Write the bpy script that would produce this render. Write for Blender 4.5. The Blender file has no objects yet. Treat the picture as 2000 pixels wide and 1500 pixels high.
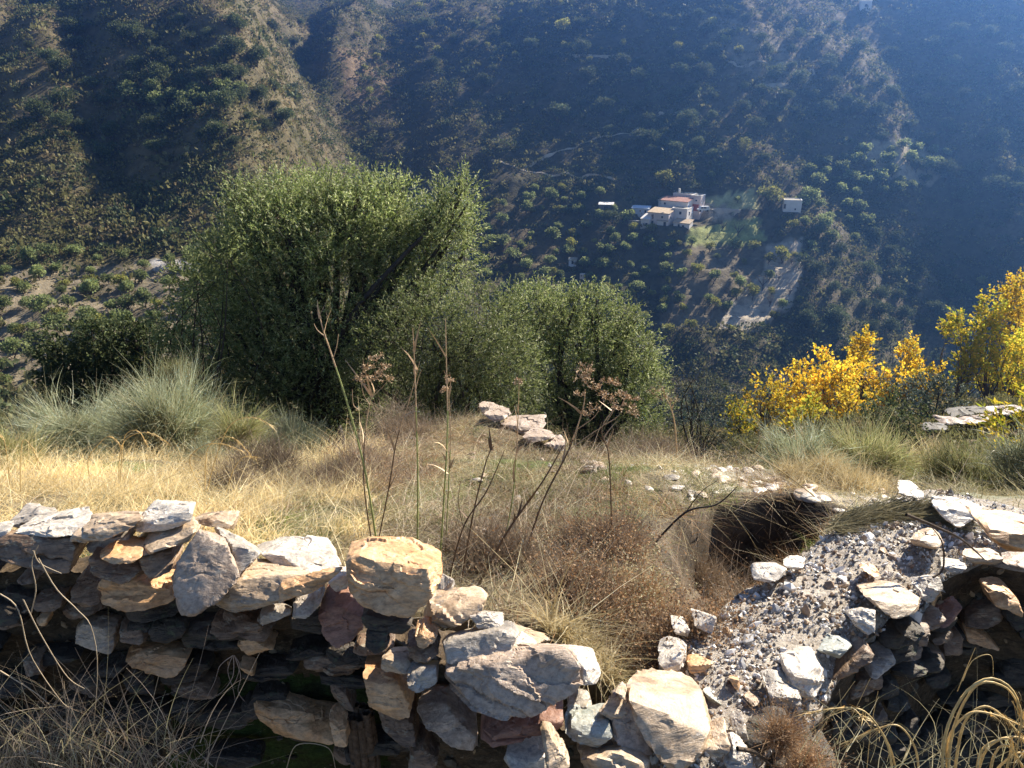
import bpy, bmesh, math, random
import numpy as np
from mathutils import Vector, Matrix
R = math.radians
SC = bpy.context.scene
# ---------------------------------------------------------------- camera
PITCH, F = R(22.0), 1482.0
cam_d = bpy.data.cameras.new('camera'); cam = bpy.data.objects.new('camera', cam_d)
SC.collection.objects.link(cam); SC.camera = cam
cam_d.sensor_width = 36; cam_d.lens = 36*F/2000; cam_d.clip_start = .05; cam_d.clip_end = 5000
cam.location = (0, 0, 0); cam.rotation_euler = (R(90)-PITCH, 0, 0)
# ---------------------------------------------------------------- sky, sun, exposure
SUN_AZ, SUN_EL = 46.0, 33.5
W = bpy.data.worlds.new('World'); SC.world = W; W.use_nodes = True
wn = W.node_tree; wn.nodes.clear()
wo = wn.nodes.new('ShaderNodeOutputWorld'); wb = wn.nodes.new('ShaderNodeBackground')
sk = wn.nodes.new('ShaderNodeTexSky'); sk.sky_type = 'NISHITA'; sk.sun_disc = False
sk.sun_elevation = R(SUN_EL); sk.sun_rotation = R(SUN_AZ); sk.air_density = 1.0; sk.dust_density = .3; sk.ozone_density = 3.0
wn.links.new(sk.outputs[0], wb.inputs[0]); wn.links.new(wb.outputs[0], wo.inputs[0])
wb.inputs[1].default_value = .05
tm = wn.nodes.new('ShaderNodeMix'); tm.data_type = 'RGBA'; tm.blend_type = 'MULTIPLY'; tm.inputs[0].default_value = 1; tm.inputs[7].default_value = (.95, .98, 1.05, 1)
wn.links.new(sk.outputs[0], tm.inputs[6]); wn.links.new(tm.outputs[2], wb.inputs[0])
S = Vector((math.cos(R(SUN_EL))*math.sin(R(SUN_AZ)), math.cos(R(SUN_EL))*math.cos(R(SUN_AZ)), math.sin(R(SUN_EL))))
sl = bpy.data.lights.new('sun', 'SUN'); so = bpy.data.objects.new('sun', sl); SC.collection.objects.link(so)
sl.energy = 5.0; sl.angle = R(.5); sl.color = (1, .90, .74)
so.rotation_euler = S.to_track_quat('Z', 'Y').to_euler(); so.location = (60, 60, 80)
SC.view_settings.view_transform = 'Standard'; SC.view_settings.look = 'None'
SC.view_settings.exposure = 1.4; SC.view_settings.gamma = 1
SC.render.engine = 'CYCLES'
SC.cycles.max_bounces = 5; SC.cycles.diffuse_bounces = 3; SC.cycles.glossy_bounces = 2
SC.cycles.transmission_bounces = 3; SC.cycles.volume_bounces = 0; SC.cycles.use_denoising = True
SC.cycles.caustics_reflective = False; SC.cycles.caustics_refractive = False
SC.cycles.volume_max_steps = 32
rng = np.random.default_rng(7); random.seed(7)

# ---------------------------------------------------------------- helpers
CP, SP = math.cos(PITCH), math.sin(PITCH)
def ray(px, py):
    u = (np.asarray(px, float)-1000)/F; v = (750-np.asarray(py, float))/F
    return u, CP+SP*v, -SP+CP*v
def P(px, py, y):
    u, a, b = ray(px, py); t = y/a
    return np.array([u*t, y, b*t])
def to_px(x, y, z):
    d = y*CP-z*SP; d = np.where(d > .01, d, .01)
    return 1000+F*x/d, 750-F*(y*SP+z*CP)/d
_T2 = rng.random((256, 256)); _T3 = rng.random((32, 32, 32))
def vn2(x, y):
    xi = np.floor(x).astype(int); yi = np.floor(y).astype(int); fx = x-xi; fy = y-yi
    fx = fx*fx*(3-2*fx); fy = fy*fy*(3-2*fy)
    a = _T2[xi & 255, yi & 255]; b = _T2[(xi+1) & 255, yi & 255]; c = _T2[xi & 255, (yi+1) & 255]; d = _T2[(xi+1) & 255, (yi+1) & 255]
    return (a+(b-a)*fx)*(1-fy)+(c+(d-c)*fx)*fy
def fbm2(x, y, o=4, s=0):
    r = 0; a = .5
    for i in range(o):
        r = r+a*(vn2(x+17.3*i+s, y+9.1*i+s*1.7)-.5); x = x*2.03; y = y*2.03; a *= .5
    return r
def vn3(p):
    i = np.floor(p).astype(int); f = p-i; f = f*f*(3-2*f); r = 0
    for dx in (0, 1):
        for dy in (0, 1):
            for dz in (0, 1):
                w = (f[:, 0] if dx else 1-f[:, 0])*(f[:, 1] if dy else 1-f[:, 1])*(f[:, 2] if dz else 1-f[:, 2])
                r = r+w*_T3[(i[:, 0]+dx) & 31, (i[:, 1]+dy) & 31, (i[:, 2]+dz) & 31]
    return r
def fbm3(p, o=4):
    r = 0; a = .5
    for i in range(o):
        r = r+a*(vn3(p+i*11.7)-.5); p = p*2.07; a *= .5
    return r
def sstep(a, b, x):
    t = np.clip((x-a)/(b-a), 0, 1); return t*t*(3-2*t)
def unit(v): return v/np.maximum(np.linalg.norm(v, axis=-1, keepdims=True), 1e-9)
def rdir(n, zb=0.0):
    v = rng.normal(size=(n, 3)); v = unit(v); v[:, 2] += zb; return unit(v)

def mesh_np(name, V, Fc, mats, smooth=False, mi=None):
    """V (n,3); Fc (m,k) with one k; or list of such arrays"""
    me = bpy.data.meshes.new(name)
    Fs = Fc if isinstance(Fc, list) else [Fc]
    V = np.asarray(V, np.float32)
    me.vertices.add(len(V)); me.vertices.foreach_set('co', V.ravel())
    nl = sum(f.size for f in Fs); npoly = sum(len(f) for f in Fs)
    me.loops.add(nl); me.polygons.add(npoly)
    me.loops.foreach_set('vertex_index', np.concatenate([f.ravel() for f in Fs]).astype(np.int32))
    tot = np.concatenate([np.full(len(f), f.shape[1]) for f in Fs]); st = np.concatenate([[0], np.cumsum(tot)[:-1]])
    me.polygons.foreach_set('loop_start', st.astype(np.int32))
    for m in (mats if isinstance(mats, (list, tuple)) else [mats]): me.materials.append(m)
    if mi is not None: me.polygons.foreach_set('material_index', np.asarray(mi, np.int32))
    me.update(calc_edges=True); me.validate()
    me.polygons.foreach_set('use_smooth', np.full(npoly, bool(smooth)))
    return me
def link(name, me, loc=(0, 0, 0), parent=None, rz=0):
    o = bpy.data.objects.new(name, me); SC.collection.objects.link(o); o.location = loc; o.rotation_euler = (0, 0, rz)
    if parent: o.parent = parent
    return o
def tag(o, label=None, cat=None, group=None, kind=None):
    if label: o['label'] = label
    if cat: o['category'] = cat
    if group: o['group'] = group
    if kind: o['kind'] = kind
    return o
class MB:
    """collects pieces with numpy"""
    def __init__(s): s.V = []; s.F = {}; s.n = 0
    def add(s, V, Fc, m=0):
        Fs = Fc if isinstance(Fc, list) else [Fc]
        for f in Fs:
            f = np.asarray(f, int); s.F.setdefault((f.shape[1], m), []).append(f+s.n)
        s.V.append(np.asarray(V, float)); s.n += len(V)
    def mesh(s, name, mats, smooth=False, origin=None):
        V = np.concatenate(s.V)
        if origin is not None: V = V-np.asarray(origin)
        Fs = []; mi = []
        for (k, m), fl in s.F.items():
            f = np.concatenate(fl); Fs.append(f); mi.append(np.full(len(f), m))
        return mesh_np(name, V, Fs, mats, smooth, np.concatenate(mi))
def box(c, s, rz=0):
    c = np.array(c, float); s = np.array(s, float)/2
    V = np.array([[x, y, z] for z in (-1, 1) for x, y in ((-1, -1), (1, -1), (1, 1), (-1, 1))])*s
    a, b = math.cos(rz), math.sin(rz); V = V@np.array([[a, b, 0], [-b, a, 0], [0, 0, 1]])
    return V+c, np.array([[0, 3, 2, 1], [4, 5, 6, 7], [0, 1, 5, 4], [1, 2, 6, 5], [2, 3, 7, 6], [3, 0, 4, 7]])
def leaves(C, D, L, Wd, up=None):
    """rhombus leaves: C base (n,3), D direction, L length (n,), Wd width"""
    n = len(C); D = unit(D); r = rng.normal(size=(n, 3)) if up is None else up+rng.normal(size=(n, 3))*.5
    sd = unit(np.cross(D, r)); L = np.broadcast_to(L, n)[:, None]; Wd = np.broadcast_to(Wd, n)[:, None]
    nrm = unit(np.cross(D, sd))
    V = np.stack([C, C+D*L*.5+sd*Wd*.5+nrm*Wd*.12, C+D*L, C+D*L*.5-sd*Wd*.5+nrm*Wd*.12], 1).reshape(-1, 3)
    return V, np.arange(4*n).reshape(n, 4)
def ribbons(P0, D, B, L, Wd, K=4, face=None):
    """curved tapering ribbons; B bend vector"""
    n = len(P0); L = np.broadcast_to(L, n); Wd = np.broadcast_to(Wd, n)
    t = np.linspace(0, 1, K+1)[None, :, None]
    C = P0[:, None]+(D*L[:, None])[:, None]*t+(B*L[:, None])[:, None]*t*t
    if face is None: sd = unit(np.cross(D, rng.normal(size=(n, 3))))
    else: sd = unit(np.cross(D, np.broadcast_to(face, (n, 3))+rng.normal(size=(n, 3))*.5))
    w = (Wd[:, None, None]*.5)*(1-t*.85)
    V = np.stack([C-sd[:, None]*w, C+sd[:, None]*w], 2).reshape(-1, 3)
    b = (np.arange(n)*(K+1)*2)[:, None, None]+(np.arange(K)*2)[None, :, None]
    Fq = (b+np.array([0, 1, 3, 2])[None, None]).reshape(-1, 4)
    return V, Fq, C
def tube(pts, r0, r1=None, k=5):
    pts = np.asarray(pts, float); n = len(pts); r1 = r0 if r1 is None else r1
    T = np.gradient(pts, axis=0); T = unit(T); a = np.array([.31, .2, .93]); X = unit(np.cross(T, a+0*T)); Y = np.cross(T, X)
    r = np.linspace(r0, r1, n)[:, None, None]; an = np.linspace(0, 2*math.pi, k, endpoint=False)[None, :, None]
    V = (pts[:, None]+(X[:, None]*np.cos(an)+Y[:, None]*np.sin(an))*r).reshape(-1, 3)
    i = np.arange(n-1)[:, None]*k; j = np.arange(k)[None]; j2 = (j+1) % k
    Fq = np.stack([i+j, i+j2, i+k+j2, i+k+j], -1).reshape(-1, 4)
    return V, Fq
def curve_pts(ctrl, n=14):
    ctrl = np.asarray(ctrl, float); m = len(ctrl); s = np.linspace(0, m-1, n); out = []
    for q in s:
        i = min(int(q), m-2); f = q-i
        p0, p1, p2, p3 = ctrl[max(i-1, 0)], ctrl[i], ctrl[i+1], ctrl[min(i+2, m-1)]
        out.append(.5*((2*p1)+(-p0+p2)*f+(2*p0-5*p1+4*p2-p3)*f*f+(-p0+3*p1-3*p2+p3)*f**3))
    return np.array(out)
def in_poly(px, py, poly):
    px = np.asarray(px); r = np.zeros(px.shape, bool); n = len(poly); j = n-1
    for i in range(n):
        xi, yi = poly[i]; xj, yj = poly[j]
        c = ((yi > py) != (yj > py)) & (px < (xj-xi)*(py-yi)/((yj-yi) or 1e-9)+xi); r ^= c; j = i
    return r

# ---------------------------------------------------------------- materials
def mat(name):
    m = bpy.data.materials.new(name); m.use_nodes = True; nt = m.node_tree
    return m, nt, nt.nodes['Principled BSDF']
def N(nt, t, **kw):
    n = nt.nodes.new(t)
    for k, v in kw.items():
        if k.startswith('_'): setattr(n, k[1:], v)
        else: n.inputs[k.replace('__', ' ')].default_value = v
    return n
def ramp(nt, stops, src):
    r = nt.nodes.new('ShaderNodeValToRGB'); e = r.color_ramp.elements
    while len(e) < len(stops): e.new(.5)
    for i, (p, c) in enumerate(stops): e[i].position = p; e[i].color = (*c, 1)
    nt.links.new(src, r.inputs[0]); return r
def foliage(name, cols, trans=.35, rough=.65, spec=.15):
    m, nt, b = mat(name)
    g = nt.nodes.new('ShaderNodeNewGeometry'); r = ramp(nt, [(i/(len(cols)-1), c) for i, c in enumerate(cols)], g.outputs['Random Per Island'])
    oi = nt.nodes.new('ShaderNodeObjectInfo'); hs = N(nt, 'ShaderNodeHueSaturation')
    mr = N(nt, 'ShaderNodeMapRange'); mr.inputs[3].default_value = .72; mr.inputs[4].default_value = 1.3
    tc = nt.nodes.new('ShaderNodeTexCoord'); nz_ = N(nt, 'ShaderNodeTexNoise', Scale=.9, Detail=3); nt.links.new(tc.outputs['Object'], nz_.inputs['Vector'])
    m2_ = N(nt, 'ShaderNodeMapRange'); m2_.inputs[1].default_value = .3; m2_.inputs[2].default_value = .7; m2_.inputs[3].default_value = .62; m2_.inputs[4].default_value = 1.4; nt.links.new(nz_.outputs[0], m2_.inputs[0])
    mu = N(nt, 'ShaderNodeMath', _operation='MULTIPLY'); nt.links.new(m2_.outputs[0], mu.inputs[1]); nt.links.new(mr.outputs[0], mu.inputs[0])
    nt.links.new(oi.outputs['Random'], mr.inputs[0]); nt.links.new(mu.outputs[0], hs.inputs['Value']); nt.links.new(r.outputs[0], hs.inputs['Color'])
    b.inputs['Roughness'].default_value = rough; b.inputs['Specular IOR Level'].default_value = spec
    nt.links.new(hs.outputs[0], b.inputs['Base Color'])
    t = nt.nodes.new('ShaderNodeBsdfTranslucent'); nt.links.new(hs.outputs[0], t.inputs[0])
    mx = N(nt, 'ShaderNodeMixShader'); mx.inputs[0].default_value = trans
    nt.links.new(b.outputs[0], mx.inputs[1]); nt.links.new(t.outputs[0], mx.inputs[2])
    nt.links.new(mx.outputs[0], nt.nodes['Material Output'].inputs[0]); return m
def stone_mat(name, cols, stretch=(1, 1, 4), rough=.5, scale=6, bump=.5, speck=None, spec=.5, tilt=(.3, .2, 0)):
    m, nt, b = mat(name); L = nt.links.new
    tc = nt.nodes.new('ShaderNodeTexCoord'); oi = nt.nodes.new('ShaderNodeObjectInfo')
    mp = N(nt, 'ShaderNodeMapping'); mp.inputs['Scale'].default_value = stretch; mp.inputs['Rotation'].default_value = tilt
    L(tc.outputs['Object'], mp.inputs[0])
    ad = N(nt, 'ShaderNodeVectorMath', _operation='ADD'); L(mp.outputs[0], ad.inputs[0])
    ml = N(nt, 'ShaderNodeMath', _operation='MULTIPLY'); ml.inputs[1].default_value = 37; L(oi.outputs['Random'], ml.inputs[0]); L(ml.outputs[0], ad.inputs[1])
    n1 = N(nt, 'ShaderNodeTexNoise', Scale=scale, Detail=8, Roughness=.65, Distortion=.6); L(ad.outputs[0], n1.inputs['Vector'])
    r = ramp(nt, [(.25+.5*i/(len(cols)-1), c) for i, c in enumerate(cols)], n1.outputs[0])
    mp2 = N(nt, 'ShaderNodeMapping'); mp2.inputs['Scale'].default_value = (1, 1, 3); L(ad.outputs[0], mp2.inputs[0])
    n2 = N(nt, 'ShaderNodeTexNoise', Scale=scale*1.6, Detail=5, Roughness=.6, Distortion=.4); L(mp2.outputs[0], n2.inputs['Vector'])
    r2 = ramp(nt, [(.36, (.5, .47, .45)), (.5, (1, 1, 1)), (.68, (1.3, 1.25, 1.18))], n2.outputs[0])
    m0 = N(nt, 'ShaderNodeMix', _data_type='RGBA', _blend_type='MULTIPLY'); m0.inputs[0].default_value = .38; L(r.outputs[0], m0.inputs[6]); L(r2.outputs[0], m0.inputs[7])
    n3 = N(nt, 'ShaderNodeTexNoise', Scale=scale*9, Detail=6, Roughness=.7); L(ad.outputs[0], n3.inputs['Vector'])
    r3 = ramp(nt, [(.3, (.45, .43, .42)), (.55, (1, 1, 1)), (.75, (1.25, 1.2, 1.15))], n3.outputs[0])
    mm = N(nt, 'ShaderNodeMix', _data_type='RGBA', _blend_type='MULTIPLY'); mm.inputs[0].default_value = .8; L(m0.outputs[2], mm.inputs[6]); L(r3.outputs[0], mm.inputs[7])
    vo = N(nt, 'ShaderNodeTexVoronoi', _feature='DISTANCE_TO_EDGE', Scale=scale*1.3); L(ad.outputs[0], vo.inputs['Vector'])
    nw = N(nt, 'ShaderNodeTexNoise', Scale=scale*2, Detail=3); L(ad.outputs[0], nw.inputs['Vector'])
    wv = N(nt, 'ShaderNodeVectorMath', _operation='SCALE'); wv.inputs['Scale'].default_value = .35; L(nw.outputs[1], wv.inputs[0])
    a2 = N(nt, 'ShaderNodeVectorMath', _operation='ADD'); L(ad.outputs[0], a2.inputs[0]); L(wv.outputs[0], a2.inputs[1]); L(a2.outputs[0], vo.inputs['Vector'])
    rv = ramp(nt, [(0, (.35, .33, .32)), (.025, (1, 1, 1))], vo.outputs['Distance'])
    m2 = N(nt, 'ShaderNodeMix', _data_type='RGBA', _blend_type='MULTIPLY'); m2.inputs[0].default_value = .15; L(mm.outputs[2], m2.inputs[6]); L(rv.outputs[0], m2.inputs[7])
    out = m2.outputs[2]
    if speck:
        n4 = N(nt, 'ShaderNodeTexNoise', Scale=scale*3.3, Detail=5, Roughness=.7); L(ad.outputs[0], n4.inputs['Vector'])
        rs = ramp(nt, [(.56, (0, 0, 0)), (.66, (1, 1, 1))], n4.outputs[0])
        m4 = N(nt, 'ShaderNodeMix', _data_type='RGBA'); L(rs.outputs[0], m4.inputs[0]); L(out, m4.inputs[6]); m4.inputs[7].default_value = (*speck, 1); out = m4.outputs[2]
    L(out, b.inputs['Base Color']); b.inputs['Roughness'].default_value = rough; b.inputs['Specular IOR Level'].default_value = spec
    bh = N(nt, 'ShaderNodeMath', _operation='ADD'); L(n1.outputs[0], bh.inputs[0])
    b2 = N(nt, 'ShaderNodeMath', _operation='MULTIPLY_ADD'); b2.inputs[1].default_value = .35; L(n3.outputs[0], b2.inputs[0]); L(bh.outputs[0], b2.inputs[2])
    L(n2.outputs[0], bh.inputs[1]); 
    bp = N(nt, 'ShaderNodeBump', Strength=bump, Distance=.012); L(b2.outputs[0], bp.inputs['Height']); L(bp.outputs[0], b.inputs['Normal'])
    return m
def plain(name, c, rough=.7, ns=8, amt=.25, spec=.3, bump=0, metal=0):
    m, nt, b = mat(name); L = nt.links.new
    tc = nt.nodes.new('ShaderNodeTexCoord'); n = N(nt, 'ShaderNodeTexNoise', Scale=ns, Detail=5, Roughness=.6); L(tc.outputs['Object'], n.inputs['Vector'])
    c = np.array(c); r = ramp(nt, [(.3, tuple(c*(1-amt))), (.7, tuple(np.minimum(c*(1+amt), 1)))], n.outputs[0]); L(r.outputs[0], b.inputs['Base Color'])
    b.inputs['Roughness'].default_value = rough; b.inputs['Specular IOR Level'].default_value = spec; b.inputs['Metallic'].default_value = metal
    if bump:
        bp = N(nt, 'ShaderNodeBump', Strength=bump, Distance=.02); L(n.outputs[0], bp.inputs['Height']); L(bp.outputs[0], b.inputs['Normal'])
    return m
def terrain_mat(name, ns, bump, bd, var=.35):
    m, nt, b = mat(name); L = nt.links.new
    at = nt.nodes.new('ShaderNodeAttribute'); at.attribute_name = 'tint'
    tc = nt.nodes.new('ShaderNodeTexCoord'); n = N(nt, 'ShaderNodeTexNoise', Scale=ns, Detail=9, Roughness=.72); L(tc.outputs['Object'], n.inputs['Vector'])
    r = ramp(nt, [(.3, (1-var*1.6,)*3), (.5, (1, 1, 1)), (.72, (1+var*1.5, 1+var*1.4, 1+var*1.3))], n.outputs[0])
    mx = N(nt, 'ShaderNodeMix', _data_type='RGBA', _blend_type='MULTIPLY'); mx.inputs[0].default_value = 1
    L(at.outputs['Color'], mx.inputs[6]); L(r.outputs[0], mx.inputs[7]); L(mx.outputs[2], b.inputs['Base Color'])
    bp = N(nt, 'ShaderNodeBump', Strength=bump, Distance=bd); L(n.outputs[0], bp.inputs['Height']); L(bp.outputs[0], b.inputs['Normal'])
    b.inputs['Roughness'].default_value = .9; b.inputs['Specular IOR Level'].default_value = .15
    return m
# ================================================================ TERRAIN
def interp(pts, x): return np.interp(x, [p[0] for p in pts], [p[1] for p in pts])
ROWS_Y = [180, 230, 270, 330, 400, 500, 700]
LAT = [  # lateral relief of the far mountain, (x, dz) for each row
    [(-300, 0), (-60, -4), (0, 0), (50, 3), (70, 4), (100, -4), (112, -8), (130, -17), (170, -10), (300, 0)],
    [(-300, 0), (-80, -8), (-20, 0), (40, 3), (72, 5), (100, -2), (114, -6), (140, -20), (175, -16), (300, 0)],
    [(-300, 0), (-100, -22), (-55, -14), (0, -2), (60, 4), (84, 4), (104, -1), (118, -4), (135, -7), (160, -20), (200, -4), (300, 5)],
    [(-300, 20), (-110, -34), (-66, -22), (0, -12), (60, 5), (105, 2), (150, 6), (168, -6), (215, 2), (330, 6)],
    [(-300, 20), (-140, -34), (-98, -26), (-82, -7), (-68, -24), (0, -14), (60, 3), (105, 12), (135, 2), (170, -4), (230, 10), (360, 14)],
    [(-300, 20), (-160, -30), (-110, -20), (-98, -2), (-80, -20), (0, -4), (80, 8), (130, 20), (170, 4), (220, 6), (300, 20), (430, 30)],
    [(-300, 10), (0, 0), (400, 10)],
]
BASEC = [(150, -92), (200, -86), (212, -81), (262, -53), (276, -46), (330, -12), (400, 33), (430, 46), (500, 56), (640, 62), (1000, 62)]
BASEL = [(60, -41), (95, -43), (112, -40), (150, -33), (200, -3), (240, 21), (330, 44), (430, 56), (640, 64), (1000, 64)]
NEAR = [(-40, -2.5), (0, -3.2), (4, -3.4), (6, -4.3), (9, -5.7), (14, -8.3), (25, -13.6), (45, -22), (80, -41), (140, -72), (200, -95), (400, -150), (1000, -300)]
NEARL = [(-40, -2.5), (0, -3.2), (4, -3.4), (6, -4.3), (9, -5.7), (14, -8.0), (25, -13), (45, -22), (75, -38), (105, -50), (160, -80), (1000, -300)]
def H(x, y):
    x = np.asarray(x, float); y = np.asarray(y, float)
    wx = x+9*fbm2(x/40, y/40, 3, 5); wy = y+10*fbm2(x/45, y/45, 3, 50)
    v = [interp(l, wx) for l in LAT]
    lat = np.zeros(np.broadcast(x, y).shape)
    for i in range(len(ROWS_Y)-1):
        a, b = ROWS_Y[i], ROWS_Y[i+1]; t = (wy-a)/(b-a)
        w = (t >= 0) & (t < 1); ts = np.clip(t, 0, 1)
        lat = np.where(w, v[i]*(1-ts)+v[i+1]*ts, lat)
    lat = np.where(wy < ROWS_Y[0], v[0], lat); lat = np.where(wy >= ROWS_Y[-1], v[-1], lat)
    c = interp(BASEC, wy)+lat
    c = c-3*(1-sstep(150, 200, y))
    gul = fbm2(x/26, y/60, 4, 90)
    # left spur
    l = interp(BASEL, y+6*fbm2(x/30, y/30, 3, 20)+np.minimum(x+60, 0)*.08)
    g1 = (x+128+.30*(y-150)+10*fbm2(y/30, y*0+3, 2)); l = l-11*np.exp(-(g1/13)**2)*sstep(105, 150, y)
    g2 = (x+96+.62*(y-190)+8*fbm2(y/25, y*0+9, 2)); l = l-5*np.exp(-(g2/8)**2)*sstep(150, 190, y)
    xb = -50-.33*(y-150)+10*fbm2(y/22, y*0, 3, 3)
    w = 1-sstep(-6, 46, x-xb)
    far = c*(1-w)+np.maximum(l, c)*w
    rough = sstep(60, 180, y)
    far = far+gul*13*rough+fbm2(x/9, y/9, 4, 31)*3.2*rough
    # terraces on the farmed parts
    px, py = to_px(x, y, far)
    tw = (sstep(900, 1000, px)*(1-sstep(1560, 1640, px))*sstep(330, 400, py)*(1-sstep(620, 690, py)))
    tm_ = .45*sstep(1000, 1080, px)*(1-sstep(1640, 1720, px))*sstep(30, 80, py)*(1-sstep(340, 400, py))
    tl = (1-sstep(380, 470, px))*sstep(490, 540, py)
    for wgt, st in ((tw, 2.2), (tl, 1.6), (tm_, 3.1)):
        q = far/st; fl = np.floor(q); fr = q-fl; far = far*(1-.8*wgt)+.8*wgt*(fl+np.clip((fr-.6)/.4, 0, 1))*st
    # farm pads
    for (hx, hy, hz, r) in PADS:
        d = np.hypot(x-hx, y-hy); far = far+(hz-far)*(1-sstep(r, r*1.6, d))
    n = interp(NEAR, y)*sstep(-10, 0, x)+interp(NEARL, y)*(1-sstep(-10, 0, x))
    n = n+fbm2(x/6, y/6, 4, 61)*1.6*sstep(7, 20, y)
    n = n+sstep(2.5, 14, x-.25*np.maximum(y-8, 0))*np.interp(y, [0, 6, 12, 20, 30, 45, 70, 120], [0, .2, .6, 1.7, 2.2, .8, 0, 0])
    k = 4.0; m = np.maximum(n, far); dd = np.abs(n-far)
    res = m+np.where(y > 60, np.exp(-dd/k)*k*.4, 0)
    return np.where(y < 60, n, res)
PADS = []
def cast(px, py, y0=60, y1=640):
    ys = np.geomspace(y0, y1, 1500); u, a, b = ray(px, py); x = u/a*ys; z = b/a*ys
    h = H(x, ys); k = np.nonzero(h >= z)[0]
    if len(k) == 0: return None
    i = k[0]; return np.array([x[i], ys[i], h[i]])
_f = cast(1318, 440); _c = cast(1545, 417); FDY = _f[1]-263; CDY = _c[1]-271; PADS = [(_f[0], _f[1]+4, _f[2]+.3, 9), (_c[0], _c[1]+1, _c[2], 3)]; print('farm', _f, _c)

def terr_color(x, y, z):
    px, py = to_px(x, y, z)
    n1 = fbm2(x/14, y/14, 4, 3); n2 = fbm2(x/4, y/4, 3, 8)
    soil = np.array([.135, .105, .062]); scr = np.array([.065, .062, .032]); dark = np.array([.045, .05, .028])
    C = np.empty(x.shape+(3,)); t = np.clip(.5+n1*1.6+n2*.8, 0, 1)[..., None]; C[:] = scr*(1-t)+soil*t
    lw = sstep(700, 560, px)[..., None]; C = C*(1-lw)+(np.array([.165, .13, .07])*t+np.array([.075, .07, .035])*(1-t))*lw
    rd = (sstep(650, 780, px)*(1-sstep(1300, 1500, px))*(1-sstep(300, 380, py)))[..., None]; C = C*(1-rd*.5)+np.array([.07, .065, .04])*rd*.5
    def reg(poly, col, f=1.0, jit=14):
        nonlocal C
        m = in_poly(px+n2*jit, py+n1*jit, poly)[..., None]*f; C = C*(1-m)+np.array(col)*m
    reg([(1290, 500), (1400, 470), (1500, 480), (1565, 470), (1560, 540), (1540, 600), (1480, 640), (1290, 640)], (.20, .165, .11), .85)
    reg([(1500, 475), (1568, 465), (1562, 540), (1545, 600), (1480, 645), (1400, 640), (1440, 580), (1490, 530)], (.50, .43, .33), .9)
    reg([(1345, 445), (1480, 425), (1500, 470), (1340, 480)], (.33, .35, .12), .9)
    reg([(1370, 385), (1475, 370), (1480, 410), (1390, 415)], (.44, .42, .20))
    reg([(1345, 405), (1420, 400), (1430, 425), (1330, 432)], (.33, .28, .2))
    reg([(1690, 280), (1780, 270), (1850, 330), (1815, 362), (1740, 350), (1690, 320)], (.45, .38, .26), .8)
    reg([(1340, 10), (1450, 40), (1560, 110), (1590, 170), (1500, 180), (1400, 90)], (.36, .30, .2), .6)
    reg([(0, 530), (400, 505), (400, 720), (0, 760)], (.27, .225, .16), .75)
    reg([(290, 505), (400, 510), (395, 530), (300, 528)], (.42, .4, .38), .9)
    reg([(660, 90), (760, 110), (790, 180), (750, 230), (680, 200)], (.22, .15, .09), .7)
    nr = (y < 60)[..., None]; C = np.where(nr, np.array([.13, .10, .06])*(.75+.6*t), C)
    return C
def set_tint(me, C):
    a = me.attributes.new('tint', 'FLOAT_COLOR', 'POINT'); A = np.ones((len(C), 4), np.float32); A[:, :3] = C; a.data.foreach_set('color', A.ravel())
def grid_faces(nx, ny):
    i = np.arange(ny-1)[:, None]*nx; j = np.arange(nx-1)[None]
    return np.stack([i+j, i+j+1, i+nx+j+1, i+nx+j], -1).reshape(-1, 4)
M_terr = terrain_mat('hillside_soil', .35, .7, 1.2)
ys = np.concatenate([np.linspace(-30, 2, 8)[:-1], np.arange(2, 16, .5), np.arange(16, 60, 1.2), np.arange(60, 130, 2.0), np.arange(130, 430, 1.35), np.arange(430, 640, 5)])
sx = np.linspace(-1, 1, 420)
X = np.empty((len(ys), len(sx))); Y = np.repeat(ys[:, None], len(sx), 1)
half = 24+np.maximum(ys, 0)*.80; X = sx[None]*half[:, None]
Z = H(X, Y)
TE = lambda x: np.interp(x, [-9, -5, -2, -.6, .1, .6, 1.6, 2.6, 4, 8], [6.4, 6.8, 7.4, 8.7, 8.3, 7.5, 7.4, 5.6, 5.2, 5.0])   # terrace edge
Z = np.where((Y < TE(X)+.8) & (Y > -1), np.minimum(Z, -5.3), Z)
hill = link('hillside', mesh_np('hillside', np.stack([X, Y, Z], -1).reshape(-1, 3), grid_faces(len(sx), len(ys)), M_terr, True))
tag(hill, 'steep scrub-covered mountainside falling to the dark gorge', None, None, 'structure')
C = terr_color(X, Y, Z).reshape(-1, 3); set_tint(hill.data, C)
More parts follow.
